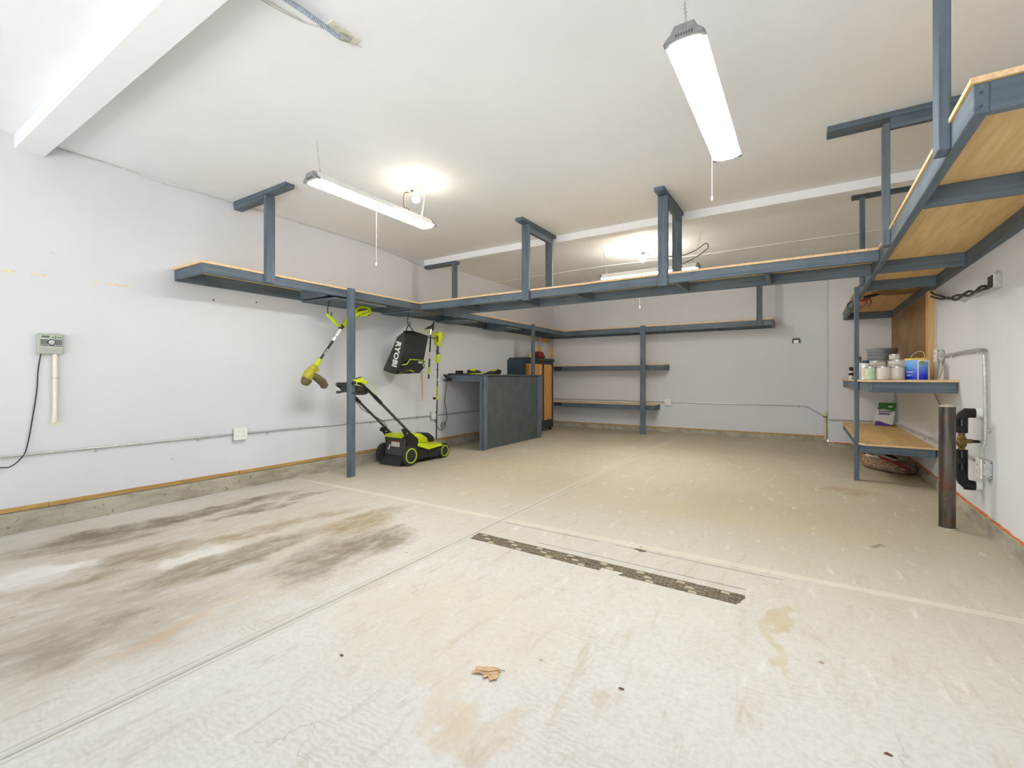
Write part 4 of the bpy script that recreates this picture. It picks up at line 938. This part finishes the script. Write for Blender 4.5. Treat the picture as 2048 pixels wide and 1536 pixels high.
part('front_handle', MB().tube(smoothpath([(tx, 3.36, 1.68), (tx, 3.30, 1.70), (tx, 3.24, 1.745), (tx, 3.165, 1.80)]), .016, 8), LIME, tr_)
part('handle_collar', MB().tube([(tx, 3.345, 1.65), (tx, 3.375, 1.69)], .024, 12), DGREY, tr_)
part('neck', MB().loft([((tx, 3.09, 1.30), .022, .018), ((tx, 3.05, 1.245), .028, .026), ((tx, 3.01, 1.20), .035, .034)]), LIME, tr_)
hd = part('motor_head', MB().loft([((tx, 3.04, 1.235), .03, .026), ((tx, 3.0, 1.19), .04, .045), ((tx, 2.96, 1.14), .048, .055), ((tx, 2.93, 1.09), .045, .05)], 18), LIMED, tr_)
part('pivot_cap', MB().lathe([(.018, 0), (.016, .01)], (tx + .042, 3.03, 1.185), 'x', 14), LIMED, hd)
part('line_spool', MB().loft([((tx, 2.935, 1.085), .052, .052), ((tx, 2.915, 1.05), .045, .045), ((tx, 2.905, 1.03), .03, .03)], 18), OLIVE, tr_)
part('debris_guard', MB().loft([((tx, 2.98, 1.13), .045, .04), ((tx, 3.04, 1.11), .07, .03), ((tx, 3.10, 1.07), .08, .028), ((tx, 3.14, 1.02), .07, .02), ((tx, 3.135, .985), .04, .012)]), OLIVE, tr_)
def shook(lab, x, y, z0, z1, open_=1, rot=0):
    t = thing('storage_hook', lab, 'hook', (x, y, z0), 'black screw hooks under the left shelf')
    pts = [(x, y, z0), (x, y, z0 - .03), (x, y - .015 * open_, (z0 + z1) / 2), (x, y - .012 * open_, z1 + .02), (x, y + .005, z1 - .006), (x, y + .028 * open_, z1), (x, y + .034 * open_, z1 + .035)]
    part('hook_wire', MB().tube(smoothpath(pts), .0055, 8), BLACK, t)
    part('collar', MB().lathe([(.012, 0), (.012, -.012)], (x, y, z0), 'z', 10), DGREY, t)
shook('black screw hook under the shelf holding the trimmer front handle', tx, 3.2, ZB - .02, 1.79)
shook('black screw hook under the shelf beside the trimmer grip', tx, 3.73, ZB - .02, 1.86)
shook('black screw hook under the shelf holding the grass bag', -4.38, 4.36, ZB - .02, 1.80)

# ================================================================== GRASS BAG
gb = thing('grass_bag', 'black mower grass bag hanging from a hook under the left shelf', 'bag', (-4.45, 4.35, 1.4))
# corners: side face toward the door, front face toward the room
pA = [(-4.31, 4.20, 1.69), (-4.43, 4.20, 1.625), (-4.69, 4.20, 1.20), (-4.46, 4.20, 1.148), (-4.35, 4.20, 1.26), (-4.262, 4.20, 1.66)]
pB = [(-4.34, 4.60, 1.67), (-4.43, 4.60, 1.63), (-4.70, 4.58, 1.20), (-4.46, 4.56, 1.16), (-4.30, 4.55, 1.25), (-4.262, 4.62, 1.655)]
m = MB().add(pA + pB, [tuple(range(6))] + [tuple(range(11, 5, -1))] + [(i, (i + 1) % 6, 6 + (i + 1) % 6, 6 + i) for i in range(6)])
m.m[0] = 1
bag = part('fabric_body', m, [FABRIC, FABRIC2], gb, .012, True)
text('brand_lettering', 'RYOBI', WHITEP, gb, (-4.425, 4.193, 1.405), (-.27, 0, -.96), (.96, 0, -.27), .118, bold=.0045)
part('frame_collar', MB().prism([(-4.262, 4.215, 1.27), (-4.262, 4.27, 1.33), (-4.262, 4.55, 1.325), (-4.262, 4.54, 1.24), (-4.262, 4.44, 1.16), (-4.262, 4.36, 1.175), (-4.262, 4.34, 1.215), (-4.262, 4.24, 1.205), (-4.262, 4.18, 1.16), (-4.262, 4.15, 1.19)], (-.08, 0, 0)), BLACK, gb, .004, False)
part('green_trim', MB().tube([(-4.256, 4.13, 1.262), (-4.256, 4.21, 1.275), (-4.256, 4.265, 1.338), (-4.256, 4.555, 1.332), (-4.256, 4.50, 1.262), (-4.256, 4.52, 1.25)], .0065, 6), LIME, gb)
part('inner_green_edge', MB().tube([(-4.35, 4.20, 1.147), (-4.40, 4.20, 1.15), (-4.26, 4.27, 1.20), (-4.26, 4.33, 1.185)], .006, 6), LIMED, gb)
part('size_badge', B(-4.262, -4.255, 4.42, 4.50, 1.29, 1.318), STEEL, gb, 0, False)
part('carry_loop', MB().tube([(-4.31, 4.24, 1.68), (-4.36, 4.34, 1.79), (-4.39, 4.38, 1.795), (-4.34, 4.44, 1.68)], .007, 8), BLACK, gb)
part('top_flap', MB().prism([(-4.31, 4.20, 1.69), (-4.262, 4.20, 1.66), (-4.262, 4.62, 1.655), (-4.34, 4.60, 1.68), (-4.34, 4.40, 1.71)], (0, 0, .008)), BLACK, gb, 0, False)

# ================================================================== POLE TOOLS
qx = -4.47
pt_ = thing('pole_trimmer', 'lime green cordless pole tool standing upright against the wall behind the mower', 'pole tool', (qx, 5.03, .2))
part('power_head', MB().loft([((qx, 5.055, 1.765), .04, .035), ((qx, 5.055, 1.73), .05, .085), ((qx, 5.045, 1.68), .05, .085), ((qx, 5.035, 1.61), .045, .055), ((qx, 5.03, 1.555), .03, .025)], side=(1, 0, 0)), LIME, pt_)
part('trigger', MB().loft([((qx + .035, 4.985, 1.70), .015, .012), ((qx + .03, 4.995, 1.62), .015, .010)]), OLIVE, pt_)
part('head_arm', MB().tube(smoothpath([(qx, 4.99, 1.73), (qx, 4.93, 1.715), (qx, 4.86, 1.735), (qx, 4.78, 1.755)]), .014, 8), LIME, pt_)
part('upper_shaft', MB().tube([(qx, 5.03, 1.56), (qx, 5.03, 1.44)], .017, 10), TUBE, pt_)
part('strap_ring', MB().tube(smoothpath([(qx + .01, 5.0, 1.50), (qx + .02, 4.98, 1.47), (qx + .02, 5.0, 1.44), (qx + .02, 5.05, 1.46)]), .006, 6), BLACK, pt_)
part('coupler', MB().loft([((qx, 5.03, 1.445), .025, .028), ((qx, 5.03, 1.41), .03, .038), ((qx, 5.03, 1.35), .028, .035), ((qx, 5.03, 1.315), .018, .02)]), LIME, pt_)
part('shaft', MB().tube([(qx, 5.03, 1.32), (qx, 5.0, .22)], .0105, 10), TUBE, pt_)
part('shaft_decal', MB().tube([(qx, 5.013, .98), (qx, 5.011, .80)], .012, 10), LIMED, pt_)
part('silver_band', MB().tube([(qx, 5.018, 1.09), (qx, 5.017, 1.06)], .0125, 10), ALU, pt_)
part('shaft_collar', MB().lathe([(.022, 0), (.022, .01)], (qx, 5.022, 1.215), 'z', 10), DGREY, pt_)
part('lower_coupler', MB().lathe([(.018, 0), (.022, .01), (.022, .035), (.016, .045)], (qx, 5.008, .79), 'z', 12), LIME, pt_)
part('clamp_knob', MB().lathe([(.018, 0), (.018, .03)], (qx, 4.945, .81), 'y', 10), BLACK, pt_)
part('tip', MB().tube([(qx, 5.0, .22), (qx, 5.0, fz(5))], .008, 8), ALU, pt_)
part('hose_saddle', MB().lathe([(.015, 0), (.015, .02)], (qx, 5.004, .60), 'z', 8), BLACK, pt_)
p2 = thing('edger_attachment', 'slim black pole attachment with pronged top hanging beside the grass bag', 'pole tool', (-4.45, 4.85, 1.4))
part('shaft', MB().tube([(-4.45, 4.86, 1.70), (-4.45, 4.82, 1.10)], .0105, 10), BLACK, p2)
part('gear_case', MB().lathe([(.014, 0), (.018, .02), (.018, .07), (.012, .10)], (-4.45, 4.862, 1.70), 'z', 10), ALU, p2)
part('prong', MB().prism([(-4.45, 4.86, 1.79), (-4.45, 4.72, 1.77), (-4.45, 4.80, 1.815), (-4.45, 4.87, 1.84), (-4.45, 4.93, 1.91), (-4.45, 4.92, 1.80), (-4.45, 4.90, 1.76)], (.014, 0, 0)), BLACK, p2, .003, False)
part('decal', MB().tube([(-4.45, 4.845, 1.46), (-4.45, 4.838, 1.37)], .0115, 10), LABELW, p2)
part('green_sleeve', MB().tube([(-4.45, 4.828, 1.25), (-4.45, 4.823, 1.15)], .014, 10), LIME, p2)
part('end_plug', MB().tube([(-4.45, 4.822, 1.15), (-4.45, 4.82, 1.09)], .013, 10), BLACK, p2)
tag(part('bungee_cord', MB().tube(smoothpath([(-4.43, 4.74, 1.66), (-4.43, 4.83, 1.665), (-4.43, 4.90, 1.66), (-4.44, 4.97, 1.675), (-4.44, 5.0, 1.70)]), .007, 8), BLACK, org=(-4.43, 4.87, 1.67)), 'black cord tying the two garden poles together', 'cord')

# ================================================================== PAINT SHELF
ZP = 1.083
def can(x, y, z, r, h, lab, name='paint_can', body=LABELW, lid=ALU, cat='paint can', rim=ALU, extra=None, group=None, lugs=True):
    t = thing(name, lab, cat, (x, y, z), group)
    part('body', MB().lathe([(r, 0), (r, h - .012)], (x, y, z), 'z', 28), body, t)
    part('base_rim', MB().lathe([(r + .002, 0), (r + .003, .004)], (x, y, z), 'z', 28), rim, t)
    part('top_rim', MB().lathe([(r + .002, h - .013), (r + .003, h - .008), (r + .002, h)], (x, y, z), 'z', 28), rim, t)
    part('lid', MB().lathe([(r - .012, h - .006), (r - .010, h), (r - .012, h + .001)], (x, y, z), 'z', 24), lid, t)
    if lugs: part('handle_lug', MB().lathe([(.012, -.006), (.010, 0)], (x - r * .7, y - r * .72, z + h * .75), 'y', 12), rim, t)
    if extra: extra(t)
    return t
def lines(x, y, z, r, n_, w_=.05, mat=INK):
    def f(t):
        m = MB()
        for k in range(n_):
            a0, a1 = -PI / 2 - .5, -PI / 2 - .5 + (w_ / r) * (.7 + .3 * ((k * 7) % 3) / 2)
            vs = []
            for a in [a0 + (a1 - a0) * j / 5 for j in range(6)]:
                for zz in (0, .0018): vs.append((x + (r + .0007) * math.cos(a), y + (r + .0007) * math.sin(a), z + k * .009 + zz))
            m.add(vs, [(2 * j, 2 * j + 2, 2 * j + 3, 2 * j + 1) for j in range(5)])
        part('label_print', m, mat, t, 0, False)
    return f
# gallons behind, quarts in front, pails
can(.60, 6.05, ZP, .085, .192, 'large white paint can behind the front row on the paint shelf', extra=lines(.60, 6.05, ZP + .12, .085, 5), group='white paint cans')
can(.775, 6.02, ZP, .082, .20, 'white paint can directly left of the blue bucket and behind the front row', extra=lines(.775, 6.02, ZP + .13, .082, 4), group='white paint cans')
can(.519, 5.62, ZP, .040, .125, 'small can with pale green label in the front row', body=LABELG, extra=lines(.519, 5.62, ZP + .05, .040, 3, .05, plain('green_print', (96, 190, 90), .5)), lugs=False)
can(.613, 5.60, ZP, .052, .127, 'plain white quart can in the middle of the front row', extra=lines(.613, 5.60, ZP + .03, .052, 8, .06, STEEL), lugs=False)
can(.718, 5.60, ZP, .048, .127, 'white quart can at the right end of the front row beside the blue bucket', extra=lines(.718, 5.60, ZP + .03, .048, 8, .05, STEEL), lugs=False)
can(.745, 6.0, ZP + .202, .042, .055, 'short white can stacked on top of another can', extra=None, lugs=False)
bk = thing('bucket', 'big grey ribbed plastic bucket behind the paint cans', 'bucket', (.80, 7.1, ZP))
part('body', MB().lathe([(.12, 0), (.138, .24), (.146, .245), (.146, .262), (.140, .266), (.140, .285), (.148, .288), (.148, .302), (.141, .306), (.141, .322), (.150, .325), (.150, .34), (.144, .345)], (.765, 7.1, ZP), 'z', 36), BUCKG, bk)
part('lid', MB().lathe([(.152, .34), (.154, .35), (.150, .368), (.13, .372), (.128, .364)], (.765, 7.1, ZP), 'z', 36), BUCKG, bk)
sc1 = thing('spray_can', 'slim spray can with black cap at the left end of the paint shelf', 'spray can', (.50, 7.6, ZP))
part('body', MB().lathe([(.026, 0), (.027, .004), (.027, .10), (.02, .112)], (.495, 7.55, ZP), 'z', 18), LABELW, sc1)
part('cap', MB().lathe([(.024, .112), (.024, .155), (.02, .16)], (.495, 7.55, ZP), 'z', 18), INK, sc1)
part('label_band', MB().lathe([(.0275, .05), (.0275, .085)], (.495, 7.55, ZP), 'z', 18), INK, sc1)
sc2 = thing('spray_can', 'tall grey canister behind the corner post on the paint shelf', 'spray can', (.52, 6.9, ZP))
part('body', MB().lathe([(.035, 0), (.035, .20), (.028, .215)], (.525, 6.95, ZP), 'z', 18), plain('sky_label', (150, 190, 214), .4), sc2)
part('cap', MB().lathe([(.031, .215), (.031, .27), (.027, .275)], (.525, 6.95, ZP), 'z', 18), plain('grey_cap', (120, 122, 120), .5), sc2)
bo = thing('bottle', 'tall white bottle with navy cap beside the green labelled can', 'bottle', (.5, 5.9, ZP))
part('body', MB().lathe([(.034, 0), (.036, .01), (.036, .15), (.03, .165)], (.502, 5.85, ZP), 'z', 20), WHITEP, bo)
part('cap', MB().lathe([(.028, .165), (.028, .19), (.024, .193)], (.502, 5.85, ZP), 'z', 20), NAVY, bo)
part('label', MB().lathe([(.0365, .03), (.0365, .12)], (.502, 5.85, ZP), 'z', 20), plain('peach_label', (226, 204, 184), .5, var=.1, scale=40), bo)
part('side_stripe', MB().box(.530, .5385, 5.835, 5.85, ZP + .01, ZP + .15), NAVY, bo, 0, False)
b2 = thing('bottle', 'pale blue bottle mostly behind the corner post', 'bottle', (.48, 6.2, ZP))
part('body', MB().lathe([(.026, 0), (.027, .12), (.015, .14), (.012, .16)], (.497, 6.25, ZP), 'z', 18), plain('pale_blue', (178, 210, 232), .3), b2)
part('cap', MB().lathe([(.014, .16), (.014, .18)], (.497, 6.25, ZP), 'z', 14), WHITEP, b2)
bb = thing('paint_pail', 'bright blue paint pail with yellow lid and wire handle', 'paint can', (.862, 5.62, ZP))
r_ = .087
part('body', MB().lathe([(r_, 0), (r_, .185)], (.862, 5.62, ZP), 'z', 40), WHITEP, bb)
def wrap(name, a0, a1, z0, z1, mat, off=.0012, n=16):
    vs = []
    for k in range(n + 1):
        a = math.radians(a0 + (a1 - a0) * k / n)
        for zz in (z0, z1): vs.append((.862 + (r_ + off) * math.cos(a), 5.62 + (r_ + off) * math.sin(a), ZP + zz))
    return part(name, MB().add(vs, [(2 * k, 2 * k + 2, 2 * k + 3, 2 * k + 1) for k in range(n)]), mat, bb)
wrap('blue_label', 170, 262, .002, .18, BLUEG); wrap('blue_label', 268, 318, .002, .165, BLUEG)
for k, (zz, a1) in enumerate(((.072, 245), (.066, 240), (.044, 244), (.036, 228))): wrap('label_line', 205, a1, zz, zz + .004, WHITEP, .002, 6)
for k, ch in enumerate('60'):
    a = math.radians(205 + k * 17); px2, py2 = .862 + (r_ + .003) * math.cos(a), 5.62 + (r_ + .003) * math.sin(a)
    text('label_number', ch, CYAN, bb, (px2, py2, ZP + .108), (-math.sin(a), math.cos(a), 0), (0, 0, 1), .045)
part('lid', MB().lathe([(r_ + .004, .182), (r_ + .005, .196), (r_ - .004, .20), (r_ - .008, .194)], (.862, 5.62, ZP), 'z', 40), YLID, bb)
part('badge', MB().lathe([(.018, -.004), (.018, 0)], (.862 + .02, 5.62 - r_ + .001, ZP + .155), 'y', 20), plain('olive_badge', (130, 140, 90), .5), bb)
part('wire_handle', MB().tube(smoothpath([(.80, 5.56, ZP + .195), (.83, 5.6, ZP + .235), (.87, 5.62, ZP + .262), (.905, 5.62, ZP + .255), (.912, 5.62, ZP + .225), (.905, 5.6, ZP + .195)]), .0022, 6), CREAM, bb)

# seed bag on low shelf
sb = thing('seed_bag', 'white, green and purple lawn feed bag standing at the back of the low shelf', 'bag', (.93, 8.3, .431))
sx0, sx1, sy = .80, 1.0, 8.22
def bagsec(z, dx, dy, a0, a1, t_): return [(a0 + dx, sy + dy, z), (a1 + dx, sy + dy, z), (a1 + dx + .01, sy + dy + t_, z), (a0 + dx, sy + dy + t_, z)]
part('sack', MB().rings([bagsec(.431, 0, 0, sx0, sx1, .09), bagsec(.50, .008, -.005, sx0, sx1 + .005, .10), bagsec(.60, .03, .02, sx0 + .002, sx1, .08), bagsec(.70, .05, .04, sx0 + .005, sx1 - .015, .05), bagsec(.755, .062, .055, sx0 + .005, sx1 - .02, .012)]), LABELW, sb, .006)
def bp(u, z):   # point on the front of the sack
    t_ = (z - .431) / .324; dy = -.005 * (z - .431) / .069 if z < .5 else (-.005 + .25 * (z - .5) if z < .6 else (.02 + .2 * (z - .6) if z < .7 else .04 + .27 * (z - .7)))
    return (sx0 + .06 * t_ + u * (sx1 - sx0 - .01 * t_), sy + dy - .002, z)
part('green_top_panel', MB().prism([bp(0, .655), bp(.3, .665), bp(1, .64), bp(1, .752), bp(0, .752)], (0, -.004, 0)), plain('leaf_green_print', (58, 124, 48), .5, var=.5, scale=60), sb, 0, False)
part('purple_base_panel', MB().prism([bp(0, .436), bp(.99, .436), bp(.99, .450), bp(.6, .470), bp(.25, .498), bp(0, .498)], (0, -.004, 0)), plain('purple_print', (104, 72, 150), .5), sb, 0, False)
part('purple_band', MB().prism([bp(.1, .585), bp(.75, .588), bp(.75, .612), bp(.1, .612)], (0, -.004, 0)), plain('purple_band', (110, 100, 150), .5), sb, 0, False)
part('brand_oval', MB().prism([bp(.7 + .16 * math.cos(q), .70 + .014 * math.sin(q)) for q in [2 * PI * k / 14 for k in range(14)]], (0, -.006, 0)), LABELW, sb, 0, False)
mm = MB()
for k in range(7): a_ = bp(.1 + k * .11, .625); mm.box(a_[0], a_[0] + .014, a_[1] - .006, a_[1] - .002, a_[2], a_[2] + .014)
part('title_print', mm, INK, sb, 0, False)
# mulch bag on floor
zf_ = fz(6.6)
mb_ = thing('mulch_bag', 'clear and red bag of wood mulch lying on the floor under the low shelf', 'bag', (.78, 6.75, zf_))
M_ = MB().loft([((.595, 6.98, zf_ + .075), .03, .03), ((.63, 6.95, zf_ + .09), .12, .085), ((.76, 6.84, zf_ + .09), .16, .09), ((.88, 6.72, zf_ + .07), .15, .070), ((.97, 6.64, zf_ + .05), .11, .045), ((.995, 6.62, zf_ + .045), .03, .02)], 18, 3, side=(.7, .7, 0))
part('filled_sack', M_, MULCH, mb_)
part('printed_top', MB().loft([((.60, 6.98, zf_ + .125), .05, .02), ((.66, 6.92, zf_ + .155), .11, .03), ((.76, 6.84, zf_ + .158), .14, .03), ((.87, 6.73, zf_ + .118), .13, .028), ((.95, 6.66, zf_ + .082), .08, .015)], 14, 3, side=(.7, .7, 0)), LABELW, mb_)
part('red_band', MB().tube(smoothpath([(.585, 6.90, zf_ + .16), (.64, 6.80, zf_ + .165), (.72, 6.71, zf_ + .15), (.81, 6.63, zf_ + .125), (.90, 6.57, zf_ + .085), (.94, 6.55, zf_ + .06)]), .016, 8), RED, mb_)
part('dark_print', MB().loft([((.74, 6.86, zf_ + .186), .03, .004), ((.80, 6.81, zf_ + .178), .05, .006), ((.86, 6.74, zf_ + .148), .03, .005)], 10, 3, side=(.7, .7, 0)), INK, mb_)

# jump leads hanging from right overhead shelf
jl = thing('jumper_cables', 'red and black cables with clamps tucked under the far end of the right shelf', 'cable', (.5, 6.3, 1.95))
part('black_loop', MB().tube(smoothpath([(.44, 6.62, 1.985), (.40, 6.6, 1.95), (.40, 6.5, 1.90), (.42, 6.42, 1.87), (.47, 6.36, 1.865), (.53, 6.32, 1.89), (.55, 6.3, 1.93), (.54, 6.3, 1.96)]), .006, 8), BLACK, jl)
part('red_loop', MB().tube(smoothpath([(.50, 6.38, 1.955), (.53, 6.3, 1.955), (.57, 6.25, 1.95), (.58, 6.2, 1.90), (.55, 6.2, 1.86)]), .006, 8), RED, jl)
part('red_clamp', MB().loft([((.51, 6.42, 1.955), .01, .012), ((.54, 6.32, 1.948), .016, .018), ((.57, 6.2, 1.955), .010, .012)]), RED, jl)
part('black_clamp', MB().loft([((.52, 6.15, 1.955), .014, .014), ((.56, 6.08, 1.955), .02, .016), ((.62, 6.04, 1.958), .014, .010)]), BLACK, jl)

# ================================================================== THINGS ON THE FLOOR
def floorpoly(name, pts, h, mat, lab, cat, group=None, extra=None):
    cx = sum(p[0] for p in pts) / len(pts); cy = sum(p[1] for p in pts) / len(pts)
    m = MB().prism([(x, y, fz(y) + .0003) for x, y in pts], (0, 0, h))
    return tag(part(name, m, mat, None, 0, False, org=(cx, cy, fz(cy))), lab, cat, group)
# three rows of torn adhesive, edges ragged
def lerp(a, b, t): return a + (b - a) * t
def adh(row, x0, x1, lab):
    def yc(x): return lerp(2.600, 2.560, (x + 1.93) / 1.67) - row * .042
    n = 46; top, bot = [], []
    for k in range(n + 1):
        x = lerp(x0, x1, k / n); j = .004 if 0 < k < n else .0
        top.append((x + (random.uniform(-.01, .01) if k in (0, n) else 0), yc(x) + .0185 + random.uniform(-j, j) * .3))
        bot.append((x + (random.uniform(-.02, .02) if k in (0, n) else 0), yc(x) - .0185 + random.uniform(-j, j) * .3))
    cx = (x0 + x1) / 2; cy = yc(cx)
    vs = [(x, y, fz(y) + .0016) for x, y in top] + [(x, y, fz(y) + .0016) for x, y in bot]
    vs += [(x, y, fz(y) + .0001) for x, y, z in vs]
    N = n + 1; fs = []
    for k in range(n):
        fs += [(k, k + 1, N + k + 1, N + k), (2 * N + k, 3 * N + k, 3 * N + k + 1, 2 * N + k + 1), (k, 2 * N + k, 2 * N + k + 1, k + 1), (N + k, N + k + 1, 3 * N + k + 1, 3 * N + k)]
    fs += [(0, N, 3 * N, 2 * N), (n, 2 * N + n, 3 * N + n, N + n)]
    o = tag(part('adhesive_strip', MB().add(vs, fs), STRIP, None, 0, False, org=(cx, cy, fz(cy))), lab, 'adhesive strip')
    x = x0 + .04 + row * .045
    while x < x1 - .06:
        y = yc(x); 
        part('bare_patch', MB().prism([(x, y - .018, fz(y) + .0017), (x + .042, y - .019, fz(y) + .0017), (x + .044, y - .003, fz(y) + .0017), (x + .03, y + .008, fz(y) + .0017), (x + .001, y + .009, fz(y) + .0017)], (0, 0, .0006)), plain('bare_patch_grey', (176, 166, 140), .9, var=.06), o, 0, False)
        x += .218
adh(0, -1.935, -.262, 'mottled brown adhesive residue strip on the floor, farthest of three rows')
adh(1, -1.928, -.268, 'mottled brown adhesive residue strip on the floor, middle of three rows')
adh(2, -1.915, -1.0, 'short adhesive residue strip in the nearest row, left piece')
adh(2, -.86, -.275, 'short adhesive residue strip in the nearest row, right piece')
for (x0, x1, y0, y1, lab) in ((-1.92, -1.16, 2.909, 2.905, 'thin dark chalk line on the floor, left part of the far line'), (-1.05, -.107, 2.90, 2.881, 'thin dark chalk line on the floor, right part of the far line'), (-1.50, -.263, 2.672, 2.651, 'thin dark chalk line on the floor just behind the adhesive strips')):
    pts = []; n = 20
    for k in range(n + 1): pts.append((lerp(x0, x1, k / n), lerp(y0, y1, k / n) + random.uniform(.002, .0035)))
    for k in range(n, -1, -1): pts.append((lerp(x0, x1, k / n), lerp(y0, y1, k / n) - random.uniform(.001, .003)))
    floorpoly('line_mark', pts, .0006, plain('line_grey', (120, 120, 116), .9, var=.3, scale=80), lab, 'line mark')
floorpoly('residue_scrap', [(-.93, 2.90), (-.90, 2.915), (-.87, 2.905), (-.845, 2.90), (-.85, 2.885), (-.88, 2.875), (-.91, 2.885)], .002, STRIP, 'small brown adhesive scrap on the far floor line', 'scrap')
# dry oak leaf
lf = thing('dry_leaf', 'dry tan oak leaf lying on the floor near the camera', 'leaf', (-.994, 1.385, fz(1.39)))
LEAFM = plain('dry_leaf_tan', (200, 166, 128), .7, var=.18, scale=40)
cx, cy = -.994, 1.39
outl = [(-.062, .010), (-.050, .018), (-.030, .028), (-.005, .042), (.022, .050), (.030, .040), (.030, .026), (.040, .018), (.046, .004), (.046, -.012), (.038, -.010), (.036, -.026), (.026, -.024), (.018, -.010), (.010, -.012), (.006, -.026), (-.006, -.024), (-.008, -.010), (-.026, -.014), (-.052, -.026), (-.058, -.018), (-.042, -.004), (-.052, .000)]
vs = [(cx, cy, fz(cy) + .009)]; 
for i, (u, v) in enumerate(outl): vs.append((cx + u, cy + v, fz(cy) + .003 + .006 * abs(math.sin(i * 1.3))))
n = len(outl); top = list(vs); lo_ = [(x, y, z - .0008) for x, y, z in vs]
fs = [(0, i + 1, (i + 1) % n + 1) for i in range(n)] + [(n + 1, n + 1 + (i + 1) % n + 1, n + 1 + i + 1) for i in range(n)] + [(i + 1, n + 2 + i, n + 2 + (i + 1) % n, (i + 1) % n + 1) for i in range(n)]
part('blade', MB().add(top + lo_, fs), LEAFM, lf, 0, False)
part('midrib', MB().tube([(cx - .05, cy - .005, fz(cy) + .006), (cx, cy + .005, fz(cy) + .010), (cx + .03, cy + .045, fz(cy) + .006), (cx + .045, cy + .052, fz(cy) + .004)], .0012, 5), plain('leaf_rib', (140, 100, 66), .7), lf)
# little chips of debris
chips = [((-.55, 1.58), 'dark speck left of the tan stain'), ((-1.55, 1.18), 'black pair of specks near the left floor joint'), ((-.05, 1.17), 'brown bark chip at the bottom centre'), ((.05, 1.15), 'dark pebble next to the bark chip'), ((.55, 1.6), 'grey bark chip in the right foreground'), ((.2, 1.72), 'small reddish chip right of the tan stain')]
for (x, y), lab in chips:
    r = .006; pts = [(x + r * (1 + .5 * random.random()) * math.cos(q) * 1.4, y + r * (.6 + .5 * random.random()) * math.sin(q)) for q in [2 * PI * k / 7 for k in range(7)]]
    floorpoly('debris_chip', pts, .003, plain('chip_brown', (104, 78, 60), .9, var=.3), lab, 'debris')
